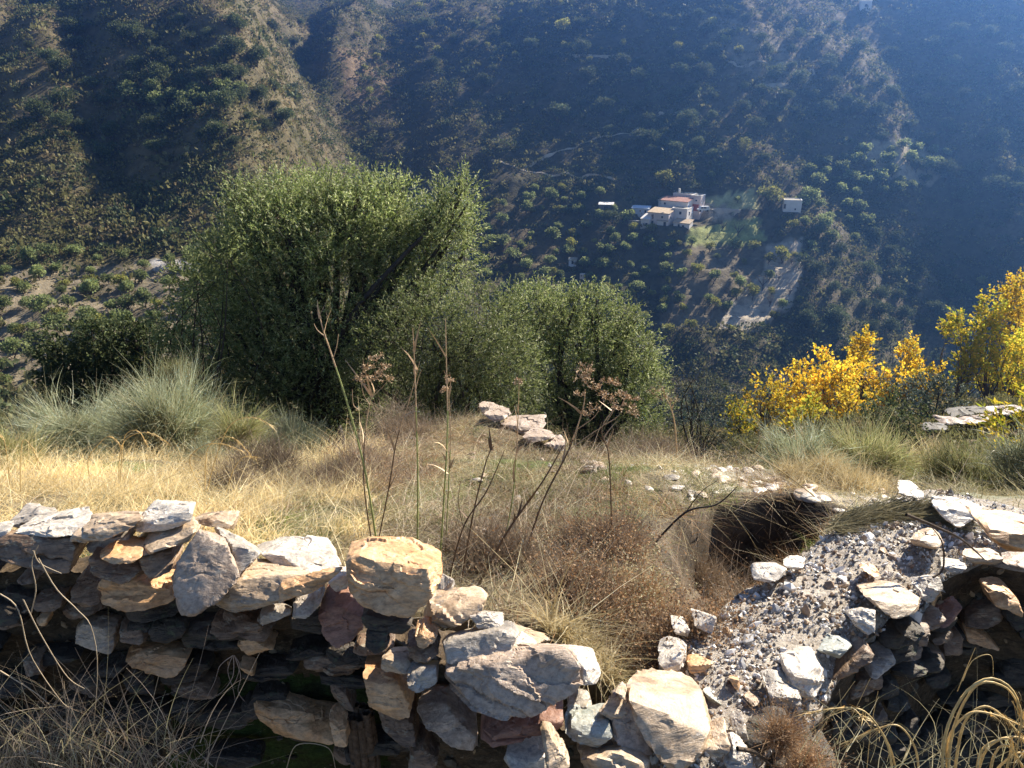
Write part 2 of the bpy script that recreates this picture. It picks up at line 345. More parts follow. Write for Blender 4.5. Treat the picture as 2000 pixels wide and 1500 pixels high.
# ================================================================ FOLIAGE MATERIALS
FM = {
 'olive': foliage('olive_leaf', [(.13, .16, .055), (.21, .25, .09), (.33, .36, .17)], .5),
 'oliveN': foliage('olive_leaf_near', [(.085, .115, .032), (.16, .20, .06), (.26, .30, .11), (.44, .46, .26)], .5, .45, .4),
 'oak': foliage('oak_leaf', [(.05, .07, .028), (.09, .115, .045), (.16, .18, .08)], .3, .6, .15),
 'almond': foliage('almond_leaf', [(.18, .20, .05), (.28, .29, .07), (.38, .34, .10)], .4),
 'scrub': foliage('scrub_leaf', [(.10, .10, .04), (.17, .165, .065), (.28, .26, .115)], .35),
 'brown': foliage('brown_scrub', [(.13, .10, .055), (.22, .175, .09), (.32, .26, .14)], .35),
 'yellow': foliage('yellow_leaf', [(.50, .34, .03), (.70, .46, .03), (.80, .58, .05), (.40, .40, .06), (.78, .44, .04), (.26, .30, .06)], .55),
 'yellowgreen': foliage('yellow_green_leaf', [(.25, .30, .03), (.40, .42, .05), (.65, .50, .05), (.75, .52, .04)], .5),
 'orange': foliage('orange_leaf', [(.40, .20, .06), (.5, .28, .08), (.3, .18, .07)], .4),
}
M_bark = plain('bark', (.10, .075, .055), .9, 12, .4, .2, .6)
M_barkD = plain('dark_bark', (.05, .042, .036), .9, 12, .4, .2, .6)
# ---------------------------------------------------------------- far tree meshes (one low-detail mesh each: trunk + crown)
def far_tree_mesh(name, kind, h, w, nl, ls, lobes, trunk=.3, seed=0, open_=False):
    """h height w crown width; crown from lobes of leaf clumps, trunk with limbs"""
    global rng; keep = rng; rng = np.random.default_rng(seed+100)
    mb = MB(); V, Fq = tube([(0, 0, -1.2), (.05*w, 0, h*trunk*.5), (0, .04*w, h*trunk), (.03*w, 0, h*.7)], .045*h, .015*h, 5); mb.add(V, Fq, 0)
    for i in range(5 if not open_ else 9):
        a = rng.random()*6.28; r = w*.38
        V, Fq = tube(curve_pts([(0, 0, h*trunk*.8), (math.cos(a)*r*.4, math.sin(a)*r*.4, h*(trunk+.2)), (math.cos(a)*r, math.sin(a)*r, h*(.6+.3*rng.random()))], 6), .02*h, .006*h, 4); mb.add(V, Fq, 0)
    cz = h*(trunk+1)/2; hz_ = h*(1-trunk)/2
    Cs = []; Ds = []
    for i in range(lobes):
        d = rdir(1)[0]; f = .62*rng.random()**.5; c = np.array([d[0]*w*.5*f, d[1]*w*.5*f, cz+d[2]*hz_*f]); rr = rng.uniform(.30, .52)*min(w*.5, hz_)*(1.25 if not open_ else .8)
        n = int(nl/lobes); q = rdir(n, .15); s = rr*rng.uniform(.6, 1.12, (n, 1)); p = c+q*s*np.array([1.1, 1.1, .85])
        Cs.append(p); Ds.append(unit(q+rng.normal(size=(n, 3))*.8+np.array([0, 0, .35])))
    Cs = np.concatenate(Cs); Ds = np.concatenate(Ds)
    V, Fq = leaves(Cs, Ds, rng.uniform(.7, 1.3, len(Cs))*ls, rng.uniform(.5, .8, len(Cs))*ls); mb.add(V, Fq, 1)
    rng = keep
    return mb.mesh(name, [M_bark, FM[kind]])
FT = {
 'olive': [far_tree_mesh('olive_crown', 'olive', 3.3, 3.9, 620, .42, 9, .22, s) for s in range(4)],
 'almond': [far_tree_mesh('almond_crown', 'almond', 3.0, 3.3, 420, .38, 8, .28, 10+s) for s in range(3)],
 'oak': [far_tree_mesh('oak_crown', 'oak', 6.5, 8.0, 1500, .50, 16, .15, 20+s) for s in range(4)],
 'poplar': [far_tree_mesh('poplar_crown', 'almond', 6, 4.5, 700, .42, 9, .2, 30+s) for s in range(2)],
 'bare': [far_tree_mesh('bare_crown', 'brown', 3.4, 3.6, 60, .2, 6, .25, 40+s, True) for s in range(2)],
}
placed = []
def put_tree(px, py, kind, sc, name, label, cat, group, ymin=60):
    p = cast(px, py, ymin)
    if p is None: return None
    for q in placed:
        if np.hypot(q[0]-p[0], q[1]-p[1]) < (1.3*sc if kind != 'oak' else 2.2*sc): return None
    placed.append(p)
    me = FT[kind][rng.integers(len(FT[kind]))]
    o = link(name, me, p-np.array([0, 0, .25]), None, rng.random()*6.28); s = sc*1.22*rng.uniform(.62, 1.38); o.scale = (s*rng.uniform(.9, 1.15), s*rng.uniform(.9, 1.15), s*rng.uniform(.85, 1.1))
    tag(o, label, cat, group); return o
ORD = ['first', 'second', 'third', 'fourth', 'fifth', 'sixth', 'seventh', 'eighth', 'ninth', 'tenth', 'eleventh', 'twelfth', 'thirteenth']
def row_labels(objs, desc, where):
    """rows from the top, then left to right: each label names one of them"""
    if not objs: return
    q = []
    for o in objs: a, b = to_px(np.array(o.location[0]), np.array(o.location[1]), np.array(o.location[2])); q.append((float(b), float(a), o))
    q.sort(key=lambda t: t[0]); nr = max(1, round(math.sqrt(len(q)/1.4))); per = math.ceil(len(q)/nr)
    for r in range(nr):
        row = sorted(q[r*per:(r+1)*per], key=lambda t: t[1])
        for k, t in enumerate(row): t[2]['label'] = '%s, %s from left in %s row down, %s' % (desc, ORD[k], ORD[r], where)
def region_trees(poly, n, kinds, sc, name, label, cat, group, dmin=22):
    desc, where = label.split(' | '); got = []
    xs = [p[0] for p in poly]; ysn = [p[1] for p in poly]; pts = []; tries = 0
    while len(pts) < n and tries < n*60:
        tries += 1; px = rng.uniform(min(xs), max(xs)); py = rng.uniform(min(ysn), max(ysn))
        if not in_poly(np.array(px), np.array(py), poly): continue
        if any((px-a)**2+((py-b)*1.3)**2 < dmin**2 for a, b in pts): continue
        pts.append((px, py)); o = put_tree(px, py, kinds, sc, name, label, cat, group); got += [o] if o else []
    row_labels(got, desc, where)
# single trees one can point at
one = [
 (1297, 368, 'almond', 1.7, 'almond_tree', 'round yellow-green tree on the slope just above the white farmhouse', 'tree'),
 (1452, 305, 'poplar', .75, 'poplar_tree', 'small bright green tree alone in the dark slope above the farm', 'tree'),
 (1090, 245, 'oak', 1.25, 'oak_tree', 'big round olive-brown oak standing alone in the dark mountain slope', 'tree'),
 (1100, 68, 'almond', 2.1, 'almond_tree', 'pair of pale yellow bushes high on the blue slope, top centre', 'tree'),
 (1262, 300, 'oak', .95, 'oak_tree', 'large grey-green oak with ragged crown between two footpaths', 'tree'),
 (1208, 300, 'oak', .8, 'oak_tree', 'grey oak just left of the ragged pair above the farm', 'tree'),
 (1190, 262, 'oak', .8, 'oak_tree', 'dark rounded oak above the thin diagonal path', 'tree'),
 (1338, 255, 'oak', .95, 'oak_tree', 'pale-rimmed oak right of the thin footpath, mid slope', 'tree'),
 (1195, 445, 'oak', .75, 'oak_tree', 'grey-leaved tree below the dark flat-roofed hut', 'tree'),
 (1098, 375, 'almond', 1.3, 'almond_tree', 'yellow-green tree standing on bare ground left of the flat-roofed hut', 'tree'),
 (1045, 375, 'olive', 1.0, 'olive_tree', 'slim pale tree left of the yellow-green one, over the olive crowns', 'tree'),
 (1440, 395, 'olive', 1.0, 'olive_tree', 'olive tree between the two green meadows beside the farm', 'tree'),
 (1390, 350, 'olive', 1.2, 'olive_tree', 'blue-green olive tree behind the farmhouse van', 'tree'),
 (1500, 405, 'almond', 1.7, 'almond_tree', 'bushy yellowish tree just left of the small white cube house', 'tree'),
 (1580, 400, 'olive', 1.3, 'olive_tree', 'olive tree touching the right wall of the small cube house', 'tree'),
 (1525, 515, 'almond', 1.4, 'almond_tree', 'yellow tree at the upper edge of the pale ploughed field', 'tree'),
 (1470, 590, 'almond', 1.2, 'almond_tree', 'yellow-leaved tree in the middle of the pale ploughed field', 'tree'),
 (1362, 540, 'almond', 1.3, 'almond_tree', 'bright green flat-crowned tree at the left edge of the ploughed field', 'tree'),
 (460, 115, 'oak', .8, 'oak_tree', 'dark double-crowned oak high on the sunlit brown hillside', 'tree'),
 (1915, 560, 'almond', 1.0, 'almond_tree', 'rounded green tree on the rocky shoulder above the yellow poplars', 'tree'),
 (1575, 640, 'oak', 1.15, 'oak_tree', 'grey-rimmed round oak below the pale ploughed field', 'tree'),
]
for (px, py, k, s, nm, lb, ct) in one: put_tree(px, py, k, s, nm, lb, ct, None)
region_trees([(900, 400), (1220, 380), (1230, 470), (1330, 480), (1300, 640), (1120, 640), (950, 560)], 74, 'olive', 1.0, 'olive_tree', 'grey-green olive tree | shaded orchard left of farm', 'tree', 'olive trees in the shaded orchard left of the farmhouse', 25)
region_trees([(900, 400), (1220, 400), (1330, 480), (1300, 640), (1120, 640), (930, 560)], 30, 'almond', .9, 'almond_tree', 'yellow-green tree | shaded orchard left of farm', 'tree', 'yellow-green trees in the shaded orchard', 36)
region_trees([(1250, 470), (1480, 490), (1560, 430), (1600, 470), (1560, 620), (1480, 660), (1300, 660)], 24, 'almond', .9, 'almond_tree', 'yellowish almond tree | pale ploughed field', 'tree', 'almond trees on the ploughed field', 34)
region_trees([(1250, 470), (1480, 490), (1560, 470), (1560, 600), (1300, 640)], 16, 'olive', .95, 'olive_tree', 'blue-green olive tree | below farm meadow', 'tree', 'olive trees below the farm meadow', 34)
region_trees([(1380, 440), (1500, 420), (1520, 470), (1380, 480)], 6, 'bare', .9, 'almond_tree', 'leafless little tree | green meadow by farm', 'tree', 'bare almond trees on the green meadow', 30)
region_trees([(1490, 530), (1550, 480), (1540, 600), (1480, 630)], 6, 'bare', .9, 'almond_tree', 'leafless dark tree | right half of ploughed field', 'tree', 'bare trees on the ploughed field', 30)
region_trees([(1580, 330), (1740, 290), (1850, 300), (1830, 350), (1720, 400), (1700, 460), (1590, 500), (1560, 420)], 44, 'olive', 1.15, 'olive_tree', 'olive tree | between cube house and knoll', 'tree', 'olive trees between the cube house and the knoll', 25)
region_trees([(0, 500), (430, 500), (400, 600), (330, 640), (0, 760)], 46, 'olive', .72, 'olive_tree', 'small olive tree | terraces at far left', 'tree', 'olive trees on the left terraces', 34)
region_trees([(0, 560), (430, 500), (300, 640), (0, 700)], 12, 'almond', .62, 'almond_tree', 'small yellowish tree | terraces at far left', 'tree', 'yellowish trees on the left terraces', 44)
region_trees([(220, 185), (480, 180), (480, 215), (230, 215)], 14, 'olive', .85, 'olive_tree', 'round green tree | line across left hillside', 'tree', 'row of round trees on the left hillside', 20)
region_trees([(60, 60), (600, 40), (600, 250), (330, 320), (60, 300)], 56, 'oak', .6, 'oak_tree', 'dark round oak | sunlit left hillside', 'tree', 'oaks on the left hillside', 28)
region_trees([(650, 0), (1500, 0), (1500, 130), (1100, 130), (700, 200)], 36, 'almond', 1.1, 'almond_tree', 'small yellow-green tree | high blue mountain slope', 'tree', 'yellow-green trees high on the mountain', 30)
region_trees([(800, 60), (1600, 20), (1750, 200), (1600, 330), (1250, 330), (1100, 200), (850, 180)], 84, 'oak', .72, 'oak_tree', 'dark rounded oak | slope above the farm', 'tree', 'oaks above the farm', 36)
region_trees([(1560, 120), (1990, 40), (1990, 480), (1850, 400), (1700, 260)], 34, 'oak', .85, 'oak_tree', 'hazy dark oak | right-hand slope under glare', 'tree', 'oaks on the right mountain slope', 46)
region_trees([(1600, 440), (1780, 460), (1800, 520), (1900, 560), (1900, 680), (1700, 660), (1560, 640), (1580, 520)], 34, 'oak', .66, 'oak_tree', 'dark oak | wooded knoll right of field', 'tree', 'oaks on the wooded knoll', 30)
# ---------------------------------------------------------------- scrub (uncountable)
def scrub(name, label, kind, n, keep_fn, smin, smax, nf, ls, seed):
    global rng; k0 = rng; rng = np.random.default_rng(seed)
    xs = rng.uniform(-1, 1, n); yv = 62+(620-62)*rng.random(n)**1.0; xv = xs*(30+yv*.75); zv = H(xv, yv)
    px, py = to_px(xv, yv, zv); ok = keep_fn(xv, yv, px, py)&(py > -60)&(py < 900); xv, yv, zv, px, py = xv[ok], yv[ok], zv[ok], px[ok], py[ok]
    m = len(xv); s = rng.uniform(smin, smax, m)*(1+.6*(rng.random(m) < .08)); nfa = nf
    q = rdir(m*nfa); q[:, 2] = np.abs(q[:, 2])*.85; rad = np.repeat(s, nfa)[:, None]
    c = np.repeat(np.stack([xv, yv, zv], 1), nfa, 0)+q*rad*rng.uniform(.55, 1, (m*nfa, 1))*np.array([1, 1, .9])-np.array([0, 0, .1])
    D = unit(q+rng.normal(size=q.shape)*.8+np.array([0, 0, .4])); l = rng.uniform(.6, 1.3, len(c))*ls*rad[:, 0]
    V, Fq = leaves(c, D, l, l*.75)
    o = link(name, mesh_np(name, V, Fq, FM[kind])); tag(o, label, None, None, 'stuff'); rng = k0; return m
fld = [(1290, 480), (1570, 455), (1565, 560), (1520, 640), (1300, 640)]
meadow = [(1330, 375), (1510, 365), (1520, 480), (1330, 482)]
orch = [(900, 390), (1240, 380), (1330, 480), (1300, 650), (900, 650)]
terl = [(0, 505), (420, 500), (420, 720), (0, 760)]; knoll = [(1690, 275), (1850, 275), (1840, 365), (1730, 360)]
def ok_s(x, y, px, py):
    d = fbm2(x/18, y/18, 4, 77)+.12
    bad = in_poly(px, py, fld)|in_poly(px, py, meadow)|in_poly(px, py, knoll)|(in_poly(px, py, terl)&(rng.random(len(px)) > .12))|(in_poly(px, py, orch)&(rng.random(len(px)) > .25))
    for (hx, hy, hz_, r) in PADS: bad |= np.hypot(x-hx, y-hy) < r*1.25
    return ~bad & (rng.random(len(px)) < np.clip(.7+d*3.2, .3, 1))
n1 = scrub('green_scrub', 'dense dark green scrub covering the mountainside', 'scrub', 64000, lambda x, y, a, b: ok_s(x, y, a, b), .7, 1.9, 22, .46, 11)
n2 = scrub('brown_scrub', 'low brown heather-like scrub on the sunny hillside', 'brown', 38000, lambda x, y, a, b: ok_s(x, y, a, b)&((a < 680)|(rng.random(len(a)) < .22)), .5, 1.3, 16, .5, 12)
n3 = scrub('oak_thicket', 'dark evergreen thicket of the shaded ravines', 'oak', 21000, lambda x, y, a, b: ok_s(x, y, a, b)&((a > 620)|(rng.random(len(a)) < .45))&(fbm2(x/22, y/22, 3, 177) > -.08), 1.2, 3.0, 46, .30, 13)
print('scrub', n1, n2, n3, 'trees', len(placed))
# ---------------------------------------------------------------- footpaths
M_path = plain('trail_earth', (.50, .41, .30), .95, .5, .2)
def path(name, label, pix, w):
    pts = [cast(a, b) for a, b in pix]; pts = [p for p in pts if p is not None]
    c = curve_pts(pts, 14*len(pts)); d = unit(np.gradient(c[:, :2], axis=0)); nn = np.stack([-d[:, 1], d[:, 0]], 1)
    ww = w*(1+.5*fbm2(c[:, 0]/3, c[:, 1]/3, 2))[:, None]
    Vs = []
    for f in (-1, -.5, 0, .5, 1):
        q = c[:, :2]+nn*ww*f*.5; z = H(q[:, 0], q[:, 1])+.10+.1*(1-abs(f)); Vs.append(np.column_stack([q, z]))
    n = len(c); V = np.concatenate(Vs); i = np.arange(n-1); Fq = np.concatenate([np.stack([k*n+i, k*n+i+1, (k+1)*n+i+1, (k+1)*n+i], 1) for k in range(4)])
    tag(link(name, mesh_np(name, V, Fq, M_path, True)), label, None, None, 'structure')
path('track', 'pale dirt track looping up the sunlit ridge', [(1475, 178), (1510, 168), (1545, 160), (1575, 142), (1590, 140)], 2.6)
path('footpath', 'thin pale footpath crossing the slope above the farm', [(1010, 330), (1060, 312), (1130, 285), (1210, 262), (1270, 235), (1330, 222)], 1.0)
path('footpath', 'thin footpath on the shaded slope over the orchard', [(960, 315), (1010, 328), (1060, 338), (1120, 345), (1200, 352)], .9)
path('footpath', 'pale ledge path high on the mountain', [(1090, 100), (1130, 110), (1180, 113), (1230, 112)], 1.6)
path('footpath', 'sunlit path below the high ridge', [(1420, 120), (1480, 122), (1530, 125)], 1.2)
path('track', 'dusty track leading to the farmhouse yard', [(1368, 418), (1395, 408), (1420, 415), (1445, 420)], 2.2)
# ================================================================ HOUSES
M_white = plain('white_render', (.78, .74, .70), .85, .8, .06); M_pink = plain('pinkish_render', (.74, .62, .57), .85, .8, .07)
M_bluew = plain('bluish_whitewash', (.66, .72, .80), .85, .8, .06)
M_tile = plain('terracotta_roof', (.52, .40, .27), .85, 1.2, .2); M_flat = plain('clay_flat_roof', (.40, .36, .28), .9, 1.2, .15)
M_rtile = plain('red_roof', (.38, .20, .16), .85, 1.2, .2); M_red = plain('red_door', (.42, .10, .07), .6, 2, .1)
M_dark = plain('dark_opening', (.03, .03, .035), .5, 2, .1); M_stonew = plain('rubble_wall', (.20, .18, .15), .95, 1.5, .3, .2, .5)
M_wood = plain('brown_wood', (.16, .09, .05), .7, 4, .2); M_carw = plain('white_car_paint', (.8, .8, .8), .25, 1, .02, .6); M_glass = plain('dark_glass', (.02, .025, .03), .1, 1, .05, .8)
M_rub = plain('tyre_rubber', (.02, .02, .02), .8, 3, .1)
HR = R(-33)
def bone(name, c, s, m, parent, rz=0):
    V, Fq = box((0, 0, 0), s, 0); o = link(name, mesh_np(name, V, Fq, m), c, parent, rz); return o
def opening(parent, root, cx, cz, w, h, y, kind='window', m=None, frame=True, side=None):
    """a window or door set into the facade (local -y face at y), or side='x' on the +x face at y"""
    if side is None:
        f = bone(kind, (cx, y-.02, cz), (w, .12, h), m or M_dark, root)
        if frame: bone('frame', (0, -.03, h/2+.06), (w+.24, .16, .12), M_white, f); bone('sill', (0, -.05, -h/2-.05), (w+.2, .2, .1), M_white, f)
    else:
        f = bone(kind, (y+.02, cx, cz), (.12, w, h), m or M_dark, root)
        if frame: bone('frame', (.03, 0, h/2+.06), (.16, w+.24, .12), M_white, f)
    return f
def house(name, label, cat, px, py, y, w, d, h, wall, roofm, roof='shed', ops=(), rise=.8, parapet=.3, chim=None, rz=HR, group=None, sink=3.0):
    y += FDY if px < 1400 and px > 1225 else (CDY if 1500 < px < 1600 else 0)
    if px < 1225: y = cast(px, py)[1]-1
    base = P(px, py, y); t = bpy.data.objects.new(name, None); SC.collection.objects.link(t); t.location = base; t.rotation_euler = (0, 0, rz); t.empty_display_size = 1
    tag(t, label, cat, group)
    bone('wall', (0, d/2, (h-sink)/2), (w, d, h+sink), wall, t)
    e = .25
    if roof == 'shed':
        V = np.array([(-w/2-e, -e, h+.03), (w/2+e, -e, h+.03), (w/2+e, d+e, h+rise), (-w/2-e, d+e, h+rise)]); V = np.concatenate([V, V+[0, 0, .18]])
        Fq = np.array([[0, 3, 2, 1], [4, 5, 6, 7], [0, 1, 5, 4], [1, 2, 6, 5], [2, 3, 7, 6], [3, 0, 4, 7]])
        g = np.array([(-w/2+.01, 0.01, h), (w/2-.01, .01, h), (w/2-.01, d-.01, h), (-w/2+.01, d-.01, h), (-w/2+.01, d-.01, h+rise-.05), (w/2-.01, d-.01, h+rise-.05)])
        r = link('roof', mesh_np('roof', V, Fq, roofm), (0, 0, 0), t)
        link('gable', mesh_np('gable', g, [np.array([[2, 3, 4, 5]]), np.array([[0, 4, 3], [1, 2, 5]])], wall), (0, 0, 0), t)
    else:
        r = bone('roof', (0, d/2, h+.06), (w-.1, d-.1, .12), roofm, t); mb = MB()
        for c, s in (((0, .1, h+parapet/2), (w+.1, .26, parapet)), ((0, d-.1, h+parapet/2), (w+.1, .26, parapet)), ((-w/2+.08, d/2, h+parapet/2+.01), (.26, d-.46, parapet)), ((w/2-.08, d/2, h+parapet/2+.01), (.26, d-.46, parapet))): mb.add(*box(c, s))
        link('parapet', mb.mesh('parapet', [M_white]), (0, 0, 0), t)
    if chim: bone('chimney', (chim[0], chim[1], h+.7), (.6, .6, 1.5), M_white, r)
    for o in ops: opening(r, t, *o)
    return t
house('farmhouse', 'pinkish two-storey farmhouse wing with tan sloping roof and porch', 'house', 1284, 444, 262, 7.8, 6.5, 4.9, M_pink, M_tile, 'shed',
      [(-2.1, 3.6, .8, 1.5, 0, 'window', M_wood), (1.5, 3.7, .6, .8, 0), (-2.3, 1.0, 1.3, 2.2, 0, 'doorway', M_dark, False), (2.6, 1.2, .9, 2.2, 0, 'door', M_wood, False), (2.0, 3.4, .6, .9, 3.9, 'window', M_dark, True, 'x')], 1.0)
house('porch', 'low white porch with flat roof against the pink farmhouse front', 'porch', 1292.5, 445, 260.5, 3.6, 1.6, 2.3, M_white, M_flat, 'shed', [(1.0, 1.1, .9, 2.0, 0, 'door', M_dark, False)], .3)
house('farmhouse', 'white flat-roofed farmhouse wing with one window and a chimney', 'house', 1325, 436, 263, 5.6, 6.0, 4.9, M_white, M_flat, 'flat', [(.4, 3.6, .8, 1.0, 0), (2.5, 3.3, .6, 1.2, 2.8, 'window', M_dark, True, 'x')], chim=(-2.2, 1.2))
house('farmhouse', 'middle farmhouse wing with reddish sloping roofs and white party walls', 'house', 1315, 420, 269, 10, 5.0, 4.8, M_white, M_rtile, 'shed', [(-3.5, 3.8, .7, .7, 0)], .9)
house('farmhouse', 'top pink farmhouse block with two small square windows', 'house', 1331, 409, 274, 7.4, 4.5, 5.3, M_pink, M_flat, 'flat', [(-1.4, 3.6, .6, .6, 0), (1.6, 3.6, .5, .6, 0)])
house('farmhouse', 'pink farmhouse end block with a red garage door', 'house', 1357, 412, 270, 3.7, 4.5, 5.2, M_pink, M_flat, 'flat', [(.2, 3.7, .6, .6, 0), (.1, 1.2, 2.4, 2.4, 0, 'garage_door', M_red, False)])
house('farmhouse', 'small gabled back wing at the upper left of the farm', 'house', 1299, 405, 275, 5.5, 4, 2.3, M_white, M_tile, 'shed', [(-1.4, 1.3, .8, .5, 0)], .8)
house('annex', 'white sloping-roofed lean-to at the left end of the farmhouse', 'annex', 1259, 444, 262.5, 3.2, 4.5, 2.8, M_white, M_white, 'shed', [(.6, 1.0, .8, 1.2, 0)], 1.2)
house('shed', 'bluish white shed with dark doorways behind the lean-to', 'shed', 1250, 419, 271, 6.2, 3.2, 2.1, M_bluew, M_bluew, 'shed', [(-2.2, .9, .6, 1.5, 0, 'door', M_dark, False), (0, 1.3, .4, .4, 0), (1.9, .9, .6, 1.5, 0, 'door', M_dark, False)], .5, rz=R(-20))
house('shed', 'low shed with two dark doorways below the flat-roofed wing', 'shed', 1330, 447, 258.5, 5.8, 3.4, 1.9, M_white, M_tile, 'shed', [(-.9, .8, .7, 1.4, 0, 'door', M_dark, False), (.7, .7, .7, 1.2, 0, 'door', M_dark, False)], .9)
house('cube_house', 'small white cube house standing alone among olive trees', 'house', 1546, 418, 271, 6.0, 4.6, 4.6, M_white, M_flat, 'flat', [(1.0, 1.7, .45, .6, 0), (-2.6, 2.6, .6, 1.6, 0, 'doorway', M_dark, False)], rz=R(-12))
house('hut', 'dark stone hut with pale flat roof left of the farm', 'hut', 1183, 413, 268, 5.0, 3.4, 2.3, M_stonew, M_white, 'shed', [(0, 1.0, 1.2, 1.7, 0, 'doorway', M_dark, False)], .4, rz=R(-10))
house('hut', 'tiny whitish hut half hidden among orchard trees', 'hut', 1118, 517, 240, 2.6, 2.0, 1.6, M_bluew, M_flat, 'shed', [(0, .8, .6, 1.2, 0, 'door', M_dark, False)], .3, rz=R(-10))
house('hut', 'white house at the very top edge of the hazy mountain', 'hut', 1690, 20, 395, 5, 4, 4, M_white, M_white, 'shed', [(0, 2, 1, 1.2, 0)], .5, rz=R(-10))
house('water_tank', 'small bright white tank on the orchard slope', 'tank', 1136, 541, 232, 1.4, 1.2, .9, M_white, M_white, 'flat', [(0, .4, .4, .4, 0, 'hatch', M_dark, False)], parapet=.1)
house('retaining_wall', 'grey rubble retaining wall left of the farm lean-to', 'wall', 1238, 446, 264, 4.2, 1.0, 2.6, M_stonew, M_stonew, 'flat', [], parapet=.1, rz=R(-12))
# van
b0 = P(1373, 413, 266+FDY); van = bpy.data.objects.new('van', None); SC.collection.objects.link(van); van.location = b0; van.rotation_euler = (0, 0, R(8)); tag(van, 'white van parked in the yard by the red garage door', 'van')
prof = [(-2.1, .45), (-2.1, 1.0), (-1.5, 1.15), (-.9, 1.8), (1.9, 1.85), (2.1, 1.6), (2.1, .45)]
V = np.array([(x, s*.85, z) for s in (-1, 1) for x, z in prof]); n = len(prof)
bm = bmesh.new(); vs = [bm.verts.new(v) for v in V]; bm.faces.new(vs[:n]); bm.faces.new(vs[n:][::-1])
for i in range(n): bm.faces.new((vs[i], vs[i+n], vs[(i+1) % n+n], vs[(i+1) % n]))
bmesh.ops.recalc_face_normals(bm, faces=bm.faces); bmesh.ops.bevel(bm, geom=bm.edges[:], offset=.08, segments=2, affect='EDGES')
me = bpy.data.meshes.new('body'); bm.to_mesh(me); bm.free(); me.materials.append(M_carw); link('body', me, (0, 0, 0), van)
for x, w in ((-.75, .8), (.3, 1.0)): bone('window', (x, -.86, 1.4), (w, .05, .45), M_glass, van)
for x in (-1.35, 1.35):
    for s in (-1, 1):
        V, Fq = tube([(0, -.1, 0), (0, .1, 0)], .33, .33, 14); w_ = MB(); w_.add(V, Fq); w_.add(V[:14], np.array([list(range(14))])); w_.add(V[14:], np.array([list(range(14))])); link('wheel', w_.mesh('wheel', [M_rub]), (x, s*.8, .33), van)
# ================================================================ NEAR GROUND (terrace behind the wall)
PIT = [(1290, 1020), (1400, 985), (1470, 985), (1550, 975), (1640, 1000), (1610, 1040), (1545, 1100), (1430, 1165), (1320, 1180), (1290, 1110)]
def plane_pt(px, py, z0=-1.8, k=-.37, y0=2.0):
    u, a, b = ray(px, py); r = b/a; y = (z0-k*y0)/(r-k); return np.array([u/a*y, y])
PITW = [tuple(plane_pt(*p)) for p in PIT]
def seg_dist(x, y, poly):
    d = np.full(x.shape, 1e9)
    for i in range(len(poly)):
        ax, ay = poly[i]; bx, by = poly[(i+1) % len(poly)]; vx, vy = bx-ax, by-ay
        t = np.clip(((x-ax)*vx+(y-ay)*vy)/(vx*vx+vy*vy+1e-9), 0, 1); d = np.minimum(d, np.hypot(x-ax-t*vx, y-ay-t*vy))
    return d
def G(x, y):
    x = np.asarray(x, float); y = np.asarray(y, float)
    z = -1.8-.37*(y-2.0)+fbm2(x/1.3, y/1.3, 4, 14)*.30+fbm2(x/.3, y/.3, 3, 24)*.09
    z = z+.33*np.exp(-((x+.25)/.95)**2-((y-7.9)/1.5)**2)
    z = z+.10*np.exp(-((x-1.3)/1.2)**2-((y-5.2)/1.0)**2)
    x_ = x+.12*fbm2(x/.25, y/.25, 3, 71); y_ = y+.12*fbm2(x/.25, y/.25, 3, 81); ins = in_poly(x_, y_, PITW); d = seg_dist(x_, y_, PITW)
    z = z-np.where(ins, sstep(0, .22, d)*(.45+.85*sstep(1.1, 1.6, x)*sstep(2.9, 3.4, y)), 0)
    z = z-.9*sstep(0, .9, y-TE(x))-.25*sstep(-.6, .3, y-TE(x))
    z = z-.27*sstep(.05, .45, x)*sstep(3.3, 2.6, y)
    # low ground in front of the walls
    line = np.interp(x, GLX, GLY); return np.where(y < line+.25, z-(3.4+z)*sstep(.25, .05, y-line), z)
def zpt(px, py, z):
    u, a, b = ray(px, py); t = z/b; return np.array([u*t, a*t, z])
_g = [zpt(a, b, -2.0) for a, b in ((1420, 1560), (1500, 1460), (1610, 1360), (1690, 1230), (1790, 1190), (1850, 1110), (1930, 1075), (2010, 1090), (2150, 1110), (2600, 1120))]
GLX = [-9, -.2, .12, .42, .5]+[max(p[0], .52+.01*i) for i, p in enumerate(_g)]; GLY = [2.2, 2.2, 2.0, 1.85, 1.8]+[p[1]+.12 for p in _g]
gx = np.arange(-7.5, 7.6, .05); gy = np.concatenate([np.arange(.4, 5, .05), np.arange(5, 10.4, .08)])
GX, GY = np.meshgrid(gx, gy); GZ = G(GX, GY)
M_gr = terrain_mat('terrace_soil', 5, .6, .03, .4)
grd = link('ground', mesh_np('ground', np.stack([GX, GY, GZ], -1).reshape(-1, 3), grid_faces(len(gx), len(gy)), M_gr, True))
tag(grd, 'dry grassy terrace ground behind the stone wall', None, None, 'structure')
n1 = fbm2(GX/.5, GY/.5, 4, 2)[..., None]; t = np.clip(.5+n1*2, 0, 1)
C = np.array([.22, .17, .10])*t+np.array([.12, .10, .06])*(1-t)
gp = sstep(.1, .3, fbm2(GX/.6, GY/.6, 3, 44)+.1)[..., None]; gp = gp*(sstep(2.9, 3.3, GY)*(1-sstep(.8, .2, GX)*sstep(3.4, 2.6, GY)))[..., None]; C = C*(1-gp)+np.array([.10, .13, .04])*gp
rk = (sstep(.9, 1.5, GX)*sstep(3.8, 4.4, GY)*(1-sstep(2.5, 3.6, GX)*.4))[..., None]; C = C*(1-rk*.6)+np.array([.42, .38, .33])*rk*.6
pt = (in_poly(GX, GY, PITW) | (seg_dist(GX, GY, PITW) < .12))[..., None]; C = np.where(pt, np.array([.11, .085, .06])*(.5+t), C)
